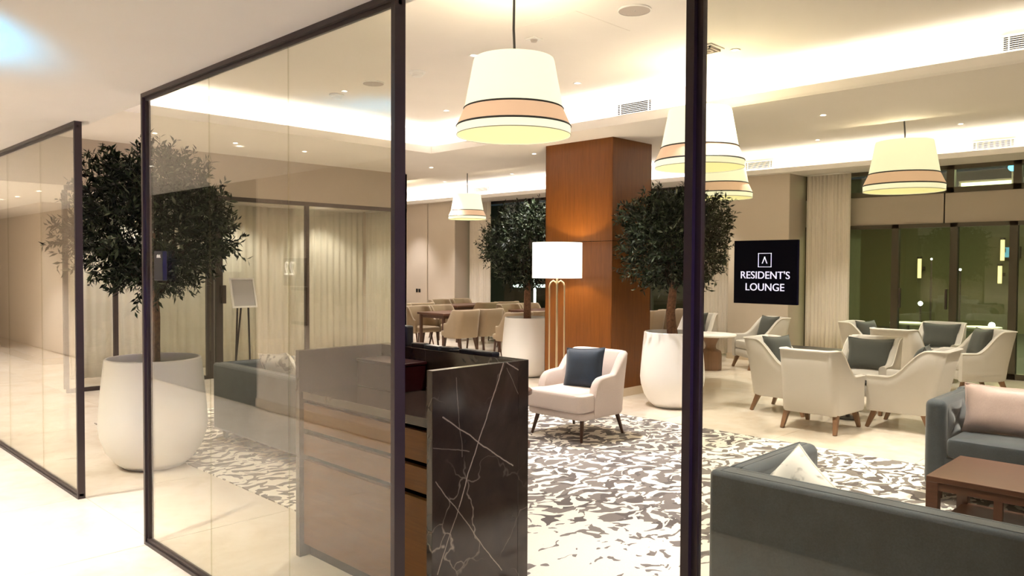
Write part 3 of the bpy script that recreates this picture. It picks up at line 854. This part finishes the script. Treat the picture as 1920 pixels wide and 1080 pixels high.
def pillow_mb(w, h, th, n=16, pinch=.07):
    b = MB()
    for sgn in (1, -1):
        def fn(u, v):
            x, z = 2 * u - 1, 2 * v - 1
            px = 1 - pinch * (1 - z * z) * 1.0; pz = 1 - pinch * (1 - x * x)
            q = max(0, (1 - x ** 4) * (1 - z ** 4)) ** .55
            return (x * w / 2 * (1 - pinch * (1 - abs(x)) * 0) * (1 - pinch * (1 - z * z)), sgn * th / 2 * q, z * h / 2 * (1 - pinch * (1 - x * x)))
        b.grid(fn, n, n)
    return b
def cushion(name, label, m, loc, rz, tilt=-18, w=.42, h=.40, th=.14, roll=0, group=None, m_edge=None, pin=.07):
    """stands on its lower edge at loc, leaning back (towards local +Y)"""
    t = thing(name, label, 'cushion', loc, rz, group)
    t.rotation_euler = Matrix.Rotation(rz, 3, 'Z').to_euler() if not tilt and not roll else (Matrix.Rotation(rz, 3, 'Z') @ Matrix.Rotation(math.radians(tilt), 3, 'X') @ Matrix.Rotation(math.radians(roll), 3, 'Y')).to_euler()
    b = pillow_mb(w, h, th, pinch=pin); b.v = [(x, y, z + h / 2) for x, y, z in b.v]
    o = fixn(b.build('cover', m, t, ang=80))
    bb = MB(); pts = []
    for k in range(64):
        s = k / 16; i = int(s); f = (s - i) * 2 - 1
        x, z = [(f, -1), (1, f), (-f, 1), (-1, -f)][i]
        pts.append((x * w / 2 * (1 - pin * (1 - z * z)), 0, h / 2 + z * h / 2 * (1 - pin * (1 - x * x))))
    pts.append(pts[0]); bb.tube(pts, .0045, 6); bb.build('piping', m_edge or m, t)
    return t

# lounge chair beside the column with navy cushion
lounge_chair((-4.59, 5.53, .008), 0, 'blush beige lounge chair with dark legs beside the wooden column')
cushion('cushion', 'navy blue velvet cushion propped on the blush lounge chair', M_navy, (-4.53, 5.52, .432), math.radians(10), -17, .40, .38, .15, -4)

# side table
t = thing('side_table', 'round dark wood side table partly hidden by the marble desk', 'side table', (-4.73, 4.66, .008))
MB().lathe([(.001, .445), (.25, .445), (.275, .455), (.275, .485), (.265, .492), (.001, .492)], 40).build('tabletop', M_wood_dark, t)
MB().lathe([(.001, 0), (.26, 0), (.26, .03), (.25, .036), (.001, .036)], 40).build('base', M_wood_dark, t)
for k in range(3):
    a = k * 2 * PI / 3 + .1; MB().box(.17 * math.cos(a) - .018, .17 * math.cos(a) + .018, .17 * math.sin(a) - .018, .17 * math.sin(a) + .018, .034, .447).build('leg', M_wood_dark, t, smooth=False)

# tub chairs of the right-hand groups
TG = 'cream tub chairs at the right'
tubs = [(-3.76, 8.09, 90, 'cream tub chair seen from the side, leftmost around the nearest right-hand group'),
        (-3.13, 7.46, 180, 'cream tub chair seen squarely from behind, nearest of the right-hand group'),
        (-2.54, 8.08, -90, 'cream tub chair seen from its side, beside the one turned squarely away'),
        (-3.19, 8.78, 0, 'cream tub chair facing the camera over a large cushion, in the nearer group'),
        (-4.06, 11.40, 90, 'cream tub chair beside the right curtain, left of the group at the terrace doors'),
        (-3.46, 10.68, 180, 'cream tub chair turned away, behind the chair with a large cushion'),
        (-3.36, 11.92, 0, 'cream tub chair facing the camera directly before the terrace doors'),
        (-2.70, 10.96, -48, 'cream tub chair with sweeping arm, rightmost before the terrace doors'),
        (-5.68, 11.18, -34, 'cream tub chair under the sign pier, right of the round table'),
        (-6.78, 11.16, 10, 'cream tub chair behind the round white table at the post')]
proto = None
for x, y, a, lab in tubs:
    if proto is None: proto = tub_chair('tub_chair', lab, M_cream, M_wood_leg, (0, 0, 0), 0, TG); c = proto
    else: c = copy_tree(proto)
    c.location = (x, y, 0); c.rotation_euler = (0, 0, math.radians(a)); c['label'] = lab
cus = [(-3.80, 8.06, 70, 'grey cushion in the leftmost tub chair of the nearer group'),
       (-2.50, 8.08, -80, 'grey cushion in the side-turned tub chair right of the one seen from behind'),
       (-3.19, 8.80, 2, 'large dark grey-green cushion facing the camera in the nearer tub group'),
       (-4.06, 11.36, 70, 'grey cushion in the tub chair beside the right curtain'),
       (-3.36, 11.94, 0, 'large dark cushion facing the camera before the terrace doors'),
       (-2.68, 10.97, -48, 'grey cushion peeping over the sweeping arm of the rightmost tub chair'),
       (-5.60, 11.22, -22, 'dark cushion in the tub chair below the sign pier'),
       (-6.80, 11.16, 6, 'dark cushion in the tub chair behind the round white table')]
for x, y, a, lab in cus:
    big = 'large' in lab
    cushion('cushion', lab, M_greycush, (x, y, .435), math.radians(a), -18, .49 if big else .38, .36 if big else .39, .14, 0, 'grey cushions on the tub chairs', pin=.11)

# tables in the right-hand groups
t = thing('round_table', 'round white table on a turned wooden vase base beside the post', 'table', (-6.09, 10.47, 0))
MB().lathe([(.001, .515), (.36, .515), (.375, .525), (.375, .54), (.365, .548), (.001, .548)], 44).build('tabletop', M_white, t)
MB().lathe([(.001, 0), (.155, 0), (.165, .02), (.165, .24), (.15, .29), (.085, .32), (.075, .36), (.085, .40), (.12, .47), (.15, .515)], 36).build('pedestal', M_wood_leg, t)
t = thing('low_table', 'low dark table between the two tub chair groups, mostly hidden', 'table', (-4.30, 9.98, 0))
MB().box(-.36, .36, -.2, .2, .46, .5).build('tabletop', M_black, t, bevel=.004)
for sx in (-1, 1):
    for sy in (-1, 1): MB().box(sx * .33 - .02, sx * .33 + .02, sy * .17 - .02, sy * .17 + .02, 0, .46).build('leg', M_black, t, smooth=False)
t = thing('low_table', 'small low table in the middle of the nearer tub chairs', 'table', (-3.13, 8.12, 0))
MB().lathe([(.001, .37), (.2, .37), (.2, .39), (.001, .39)], 30).build('tabletop', M_black, t); MB().lathe([(.12, 0), (.12, .015), (.02, .02), (.02, .37)], 20).build('pedestal', M_black, t)
t = thing('low_table', 'small low table in the middle of the tub chairs at the terrace doors', 'table', (-3.42, 11.32, 0))
MB().lathe([(.001, .37), (.2, .37), (.2, .39), (.001, .39)], 30).build('tabletop', M_black, t); MB().lathe([(.12, 0), (.12, .015), (.02, .02), (.02, .37)], 20).build('pedestal', M_black, t)

# sofas (local: faces -Y, origin at the middle of the floor footprint)
def tufted(x0, x1, z0, z1, y, m, t, nu=9, nv=3, amp=.018, axis='y', sgn=-1):
    def fn(u, v):
        a = u * nu; bq = v * nv
        q = abs(math.sin(PI * (a + bq) * .5)) * abs(math.sin(PI * (a - bq) * .5))
        edge = min(1, 8 * u, 8 * (1 - u), 6 * v, 6 * (1 - v))
        dd = amp * (q ** .5) * edge + .004
        p = x0 + (x1 - x0) * u; z = z0 + (z1 - z0) * v
        return (p, y + sgn * dd, z) if axis == 'y' else (y + sgn * dd, p, z)
    b = MB(); b.grid(fn, nu * 8, nv * 8); return b.build('tufted_panel', m, t, ang=80)
def sofa(label, loc, rz, W, D=.85, H=.67):
    t = thing('sofa', label, 'sofa', loc, rz, 'slate blue velvet sofas')
    ar = .13
    MB().box(-W / 2 + .02, W / 2 - .02, -D / 2 + .03, D / 2 - .02, .09, .29).build('base', M_velvet, t, bevel=.01)
    MB().box(-W / 2, W / 2, D / 2 - ar, D / 2, .08, H).build('backrest', M_velvet, t, bevel=.022, seg=3)
    for sx in (-1, 1):
        xs = sorted((sx * W / 2, sx * (W / 2 - ar)))
        MB().box(xs[0], xs[1], -D / 2, D / 2 - ar + .02, .08, H - .001).build('arm', M_velvet, t, bevel=.045, seg=5)
        tufted(-D / 2 + .06, D / 2 - ar, .40, H - .03, sx * (W / 2 - ar), M_velvet, t, 4, 2, .022, 'x', -sx)
    tufted(-W / 2 + ar, W / 2 - ar, .40, H - .03, D / 2 - ar, M_velvet, t, max(6, int(W / .2)), 2, .022, 'y', -1)
    n = 2; cw = (W - 2 * ar) / n
    for k in range(n):
        x0 = -W / 2 + ar + k * cw
        rbox(x0 + .004, x0 + cw - .004, -D / 2 + .01, D / 2 - ar - .015, .29, .42, .03, .01).build('seat_cushion', M_velvet, t)
    b = MB()
    b.tube([(-W / 2 + .046, -D / 2 + .055, H - .003), (-W / 2 + .046, D / 2 - .024, H - .002), (W / 2 - .046, D / 2 - .024, H - .002), (W / 2 - .046, -D / 2 + .055, H - .003)], .005, 6)
    b.tube([(-W / 2 + .082, -D / 2 + .055, H - .003), (-W / 2 + .082, D / 2 - .095, H - .002), (W / 2 - .082, D / 2 - .095, H - .002), (W / 2 - .082, -D / 2 + .055, H - .003)], .004, 6)
    b.build('piping', M_velvet, t)
    for sx in (-1, 1):
        for sy in (-1, 1): MB().cyl((sx * (W / 2 - .08), sy * (D / 2 - .08), .09), (sx * (W / 2 - .08), sy * (D / 2 - .08), 0), .028, .02, 10).build('leg', M_wood_dark, t)
    return t
sofa('slate blue velvet sofa with its back to the right glass, nearest the camera', (-.63, 2.97 + .425, .008), PI, 2.2)
sofa('slate blue velvet sofa facing the camera behind the wooden coffee table', (-.57, 5.64 + .425, .008), 0, 2.2)
sofa('slate blue velvet sofa behind the marble desk, seen through the tinted glass', (-5.78, 3.05 + .425, .008), PI, 1.95)
cushion('cushion', 'white spotted cushion slumped in the corner of the nearest sofa', M_spot, (-1.53, 3.155, .490), math.radians(174), 20, .27, .29, .12, -36)
cushion('cushion', 'shiny pink cushion on the sofa behind the coffee table', M_pinkcush, (-1.27, 6.00, .43), math.radians(3), -20, .54, .34, .17, 0)
cushion('cushion', 'white spotted cushion on the left sofa, nearer its arm', M_spot, (-6.10, 3.50, .43), math.radians(185), -30, .46, .42, .15, 6)
cushion('cushion', 'white spotted cushion on the left sofa, next to the desk', M_spot, (-5.55, 3.50, .43), math.radians(176), -32, .46, .42, .15, -5)

t = thing('coffee_table', 'low reddish wood coffee table before the facing sofa', 'coffee table', (-1.34, 4.58, .008))
TW, TD, TH = 1.35, .64, .415
MB().box(0, TW, 0, TD, TH - .03, TH).build('tabletop', M_wood_table, t, bevel=.003)
for x in (.03, TW - .03):
    for y in (.03, TD - .03): MB().box(x - .03, x + .03, y - .03, y + .03, 0, TH - .03).build('leg', M_wood_table, t, bevel=.003)
for y in (.012, TD - .036): MB().box(.06, TW - .06, y, y + .024, TH - .075, TH - .03).build('apron', M_wood_table, t, smooth=False)
for x in (.012, TW - .036): MB().box(x, x + .024, .06, TD - .06, TH - .075, TH - .03).build('apron', M_wood_table, t, smooth=False)
MB().box(.03, TW - .03, .03, TD - .03, .12, .145).build('shelf', M_wood_table, t, bevel=.003)
for x in (.34, .68, 1.01): MB().box(x - .02, x + .02, .015, .045, .145, TH - .075).build('divider', M_wood_table, t, smooth=False)

# ================================================================== DINING AREA
def dining_table(x0, x1, y0, y1, label):
    t = thing('dining_table', label, 'dining table', (x0, y0, 0), 0, 'walnut dining tables'); w, d = x1 - x0, y1 - y0
    MB().box(0, w, 0, d, .715, .75).build('tabletop', M_wood_table, t, bevel=.004)
    MB().box(.05, w - .05, .05, d - .05, .66, .715).build('apron', M_wood_dark, t, smooth=False)
    for x in (.05, w - .05):
        for y in (.05, d - .05): MB().box(x - .02, x + .02, y - .02, y + .02, 0, .715).build('leg', M_wood_dark, t, smooth=False)
dining_table(-10.62, -9.92, 8.43, 9.85, 'walnut dining table nearest the desk, left of the middle tree')
dining_table(-12.45, -11.75, 10.35, 11.75, 'walnut dining table farther back against the beige wall')
dining_table(-10.05, -9.35, 10.1, 11.5, 'walnut dining table behind the middle tree trunk')
dining_table(-13.05, -12.45, 8.8, 10.1, 'walnut dining table hidden behind the left door post')
dining_table(-8.5, -7.9, 10.7, 12.0, 'walnut dining table behind the wooden column')
dcs = [(-9.72, 8.62, -90, 'tan dining chair seen from behind, nearer one at the closest dining table'),
       (-9.72, 9.17, -90, 'tan dining chair seen from behind, second along the closest dining table'),
       (-10.86, 8.74, 90, 'tan dining chair facing us across the closest table, left one'),
       (-10.86, 9.28, 90, 'tan dining chair facing us across the closest table, right one'),
       (-12.1, 9.05, -90, 'tan dining chair cut off by the left door post'),
       (-12.1, 9.62, -90, 'tan dining chair seen from behind, left of the closest dining table'),
       (-13.4, 9.1, 90, 'tan dining chair far left under the wall switch, nearer one'),
       (-13.4, 9.65, 90, 'tan dining chair far left under the wall switch, farther one'),
       (-12.75, 10.85, 90, 'tan dining chair facing us at the back table, left one'),
       (-12.75, 11.45, 90, 'tan dining chair facing us at the back table, right one'),
       (-11.45, 10.75, -90, 'tan dining chair seen from behind at the back table, nearer the front'),
       (-11.45, 11.35, -90, 'tan dining chair seen from behind at the back table, beside the curtain'),
       (-10.35, 10.55, 90, 'tan dining chair facing us left of the middle tree trunk'),
       (-10.35, 11.1, 90, 'tan dining chair facing us just behind the middle tree trunk'),
       (-8.72, 8.85, -90, 'tan dining chair with only its low back showing above the middle planter'),
       (-8.72, 9.45, -90, 'tan dining chair between the middle tree trunk and the column'),
       (-7.62, 10.95, -90, 'tan dining chair just right of the wooden column'),
       (-7.62, 11.52, -90, 'tan dining chair beside the right tree trunk')]
proto = None
for x, y, a, lab in dcs:
    if proto is None: proto = dining_chair0((0, 0, 0), 0, lab, 'tan dining chairs'); c = proto
    else: c = copy_tree(proto)
    c.location = (x, y, 0); c.rotation_euler = (0, 0, math.radians(a)); c['label'] = lab
for x, lab in ((-15.12, 'small dark switch plate on the beige dining wall, left one'), (-15.02, 'small dark switch plate on the beige dining wall, right one')):
    t = thing('light_switch', lab, 'switch', (x, 12.0, .94))
    MB().box(-.036, .036, -.010, 0, -.045, .045).build('plate', M_black, t, bevel=.003); MB().box(-.012, .012, -.014, -.010, -.022, .022).build('rocker', M_black, t, smooth=False)

# ================================================================== CURTAINS
def curtain(x0, x1, y, z0, z1, label, m, amp=.022, per=.062, along='x', seed=1):
    t = thing('curtain', label, 'curtain', (x0, y, z0) if along == 'x' else (y, x0, z0))
    L = x1 - x0; n = int(L / per * 8); rng = random.Random(seed); ph = [rng.uniform(-.6, .6) for _ in range(int(L / per) + 3)]
    def fn(u, v):
        s = u * L; k = s / per; i = int(k); f = k - i; p = ph[i] * (1 - f) + ph[i + 1] * f
        d = amp * math.sin(2 * PI * k + p) * (.75 + .25 * math.sin(k * 1.7)) * (.8 + .2 * v)
        return (s, d, (z1 - z0) * (1 - v)) if along == 'x' else (d, s, (z1 - z0) * (1 - v))
    b = MB(); b.grid(fn, n, 6); o = b.build('cloth', m, t, ang=80)
    sm = o.modifiers.new('thickness', 'SOLIDIFY'); sm.thickness = .004
    b = MB()
    if along == 'x': b.box(0, L, -.02, .02, z1 - z0, z1 - z0 + .02)
    else: b.box(-.02, .02, 0, L, z1 - z0, z1 - z0 + .02)
    b.build('track', M_white, t, smooth=False)
curtain(-5.50, -4.80, 12.42, .02, 3.035, 'tall ivory curtain between the sign pier and the terrace doors', M_curtain, seed=2)
curtain(-7.40, -6.76, 12.42, .02, 3.035, 'tall ivory curtain left of the sign pier, behind the right tree', M_curtain, seed=3)
curtain(-13.66, -12.95, 12.42, .02, 3.035, 'tall ivory curtain beside the dark dining window', M_curtain, seed=4)
curtain(-11.30, -10.40, 7.845, .02, 2.46, 'short pale sheer curtain on the return beside the dining area', M_sheer, .028, .12, 'x', 7)
curtain(3.2, 7.8, -11.35, .02, 2.46, 'long pale sheer curtain behind the left glass wall', M_sheer, .028, .12, 'y', 5)

# ================================================================== SIGNS AND DEVICES ON THE GLASS
def text(body, size, loc, rot, m, parent, extrude=.0008, align='CENTER', name='lettering', sx=1.0, off=0.0):
    c = bpy.data.curves.new(name, 'FONT'); c.body = body; c.size = size; c.align_x = align; c.align_y = 'CENTER'; c.extrude = extrude; c.offset = off
    c.materials.append(m); tmp = bpy.data.objects.new(name, c); COL.objects.link(tmp); bpy.context.view_layer.update()
    me = bpy.data.meshes.new_from_object(tmp.evaluated_get(bpy.context.evaluated_depsgraph_get())); bpy.data.objects.remove(tmp); bpy.data.curves.remove(c); me.name = name
    o = bpy.data.objects.new(name, me); COL.objects.link(o); o.parent = parent; o.location = loc; o.rotation_euler = rot; o.scale = (sx, 1, 1)
    return o
M_ink = mat('white_sign_ink', (.9, .9, .88), .6)
M_brightink = lamp_mat('brightened_sign_letters', (.9, .9, .9), (1, 1, 1), .30)  # glow added to make the plaque lettering read whiter
M_signblk = mat('black_sign_acrylic', (.003, .003, .003), .6, spec=.1)
t = thing('lounge_sign', "square black plaque reading RESIDENT'S LOUNGE in white on the right glass", 'sign', (-.8065, 1.622, 1.54))
MB().box(-.0745, .0745, -.0095, 0, -.0705, .0705).build('plaque', M_signblk, t, bevel=.0008)
MR = (PI / 2, 0, 0)
text("RESIDENT'S", .0232, (0, -.0098, -.0075), MR, M_brightink, t, sx=.99)
text('LOUNGE', .0232, (0, -.0098, -.0340), MR, M_brightink, t, sx=.99)
b = MB(); q = .0155; w = .0011; zc = .0265
b.box(-q, q, -.0107, -.0093, zc - q, zc - q + w).box(-q, q, -.0107, -.0093, zc + q - w, zc + q).box(-q, -q + w, -.0107, -.0093, zc - q, zc + q).box(q - w, q, -.0107, -.0093, zc - q, zc + q)
for s in (-1, 1):
    x0 = s * .0055
    b.add([(x0 - .0012, -.0107, zc - .0075), (x0 + .0012, -.0107, zc - .0075), (.0012 - s * .0004, -.0107, zc + .0075), (-.0012 - s * .0004, -.0107, zc + .0075)], [(0, 1, 2, 3)])
b.build('emblem', M_brightink, t, smooth=False)
MR2 = mat('navy_black_plastic', (.010, .014, .022), .4)
t = thing('card_reader', 'small black card reader fixed to the glass edge before the left tree', 'card reader', (-4.19, 1.628, 1.545))
MB().box(-.066, .052, -.024, 0, -.080, .076).build('body', MR2, t, bevel=.004)
b = MB(); b.box(-.026, .026, -.0252, -.0235, .040, .045)
for k, hgt in enumerate((.010, .013, .009, .012)): b.box(-.024 + k * .012, -.015 + k * .012, -.0252, -.0235, .045, .045 + hgt)
b.build('mark', M_ink, t, smooth=False)

# easel sign behind the glass
t = thing('easel_sign', 'white framed notice on a slim dark stand behind the glass', 'sign stand', (-8.25, 4.10, 0), math.radians(90))
tl = Matrix.Translation((0, 0, 1.07)) @ Matrix.Rotation(math.radians(-15), 4, 'X')
def tm(b, m): b.v = [tuple(m @ Vector(v)) for v in b.v]; return b
fw, fh = .29, .34
b = MB(); b.box(-fw / 2, fw / 2, -.012, .006, 0, .018).box(-fw / 2, fw / 2, -.012, .006, fh - .018, fh).box(-fw / 2, -fw / 2 + .018, -.012, .006, .018, fh - .018).box(fw / 2 - .018, fw / 2, -.012, .006, .018, fh - .018)
tm(b, tl).build('frame', M_white, t, smooth=False)
tm(MB().box(-fw / 2 + .01, fw / 2 - .01, -.004, .004, .01, fh - .01), tl).build('notice', M_paper, t, smooth=False)
MB().cyl((-.06, .05, 1.2), (-.10, .06, 0), .011, n=8).build('leg', M_frame, t); MB().cyl((.06, .05, 1.2), (.10, .06, 0), .011, n=8).build('leg', M_frame, t); MB().cyl((0, .07, 1.2), (0, .32, 0), .011, n=8).build('leg', M_frame, t)

# room number on the corridor wall (seen mirrored in the glass)
M_brightnum = lamp_mat('brightened_number', (.9, .88, .8), (1, .95, .85), 1.3)  # glow added so the digits show up in the glass reflection
t = thing('room_number_sign', 'dark plate with the number 22, mirrored in the tinted glass', 'sign', (-7.09, -.8, 1.48))
MB().box(-.22, .22, 0, .012, -.14, .14).build('plate', M_wood_dark, t, smooth=False)
text('22', .20, (-.09, .0135, .03), (PI / 2, 0, PI), M_brightnum, t, name='lettering')
t = thing('wall_plate', 'plain dark wall plate under the number 22, mirrored in the tinted glass', 'wall plate', (-7.0, -.8, 1.14))
MB().box(-.155, .155, 0, .012, -.19, .19).build('plate', M_wood_dark, t, smooth=False, bevel=.003); MB().box(-.12, .12, .012, .014, -.155, .155).build('inset', M_wall2, t, smooth=False)

# ================================================================== OUTSIDE THE WINDOWS
M_wallamp = lamp_mat('wall_lamp_glow', (.8, .7, .5), (1.0, .72, .34), 1.1)
def wall_lamp(x, y, z0, z1, label):
    t = thing('wall_lamp', label, 'wall lamp', (x, y, z0)); h = z1 - z0
    MB().cyl((0, 0, 0), (0, 0, h), .045, n=16).build('glow_tube', M_wallamp, t); MB().box(-.05, .05, .04, .3, h * .4, h * .6).build('bracket', M_frame, t, smooth=False)
    MB().cyl((0, 0, h), (0, 0, h + .05), .06, n=16).build('cap', M_frame, t)
wall_lamp(-6.6, 21.7, 1.30, 1.80, 'slim warm wall lamp on the terrace, seen through the middle door')
wall_lamp(-4.75, 21.7, 1.75, 2.25, 'slim warm wall lamp on the terrace, upper of two at right')
wall_lamp(-4.75, 21.5, 1.2, 1.62, 'slim warm wall lamp on the terrace, lower of two at right')
M_star = lamp_mat('lantern_glow', (.9, .9, .9), (.92, 1.0, .92), 14.0)
def lantern(x, y, z, r, label):
    t = thing('lantern', label, 'lantern', (x, y, z))
    MB().lathe([(.001, -r), (r * .7, -r * .7), (r, 0), (r * .7, r * .7), (.001, r)], 14).build('globe', M_star, t)
    MB().cyl((0, 0, -z - .02), (0, 0, -r), .02, n=8).build('pole', M_frame, t)
lantern(-5.14, 17.0, .84, .045, 'bright round lantern on the terrace beyond the middle door')
lantern(-3.87, 17.0, .47, .06, 'bright low lantern on the terrace beyond the right door')
lantern(-4.43, 17.0, 1.53, .022, 'tiny high lantern on the terrace beyond the doors')
lantern(-5.3, 18.2, 1.75, .02, 'tiny lantern on the terrace above the middle door glass')
t = thing('terrace_screen', 'small blue lit screen on the terrace beyond the right door', 'screen', (-4.6, 21.8, 1.95))
MB().box(-.16, .16, 0, .06, -.12, .12).build('panel', lamp_mat('blue_screen', (.05, .1, .15), (.12, .42, .62), .7), t, smooth=False); MB().box(-.18, .18, .02, .2, -.14, .14).build('case', M_frame, t, smooth=False)
t = thing('blue_reflection_disc', 'small round blue disc standing in for a sign reflection in the upper terrace window', 'sign', (-3.59, 17.0, 3.46))  # glowing disc and pole added in place of a blue reflection
MB().cyl((0, 0, 0), (0, .05, 0), .075, n=24).build('disc', lamp_mat('blue_disc_glow', (.05, .2, .5), (.05, .42, 1.0), 1.6), t); MB().cyl((0, .05, 0), (0, .05, -3.48), .02, n=8).build('pole', M_frame, t)
t = thing('lit_panel', 'long pale green lit panel beyond the upper terrace window', 'light panel', (-4.0, 17.2, 3.02))  # pale green glowing panel behind the upper window
MB().box(-.50, .50, 0, .05, 0, .22).build('panel', lamp_mat('lit_panel_glow', (.6, .7, .5), (.62, .74, .46), .55), t, smooth=False); MB().box(-.54, .54, .02, .10, -.04, .26).build('frame', M_frame, t, smooth=False)
t = thing('lit_terrace_post', 'bright white post with a glowing ring outside the dining window', 'lamp post', (-15.5, 16.6, 0))
MB().cyl((0, 0, -.02), (0, 0, 1.7), .09, n=16).build('post', lamp_mat('post_glow', (.9, .9, .9), (.95, 1, 1), 2.2), t)
MB().tube([(.55 * math.cos(a * PI / 16), .55 * math.sin(a * PI / 16), .98) for a in range(33)], .035, 8).build('ring', lamp_mat('ring_glow', (.9, .9, .9), (.9, 1, 1), 2.0), t)
def terrace_table(x, y, label):
    t = thing('terrace_table', label, 'table', (x, y, -.02))
    MB().lathe([(.001, .46), (.33, .46), (.33, .49), (.001, .49)], 30).build('tabletop', M_white, t); MB().lathe([(.2, 0), (.2, .02), (.03, .03), (.03, .46)], 16).build('pedestal', M_frame, t)
terrace_table(-5.24, 16.6, 'white terrace table beyond the glass doors, left one'); terrace_table(-3.9, 16.4, 'white terrace table beyond the glass doors, right one')
add_light('terrace_fill', 'AREA', (-4.5, 16.8, 3.6), 420, (1, .96, .58), (0, 0, -1), size=5, size_y=3)  # added lamp lifts the terrace, standing in for haze on the glass

# unseen blue lamps added in the corridor to tint the ceiling and posts
add_light('corridor_blue_light', 'SPOT', (-2.6, -.4, 1.7), 650, (.02, .55, 1.0), (-1.0, .80, .78), angle=math.radians(26), blend=1.0, radius=.15)
sl = add_light('corridor_blue_light', 'AREA', (1.5, .9, 1.4), 1.7, (.36, .25, 1.0), (-1, .19, 0), size=.7, size_y=.4)
sl.data.spread = math.radians(36)
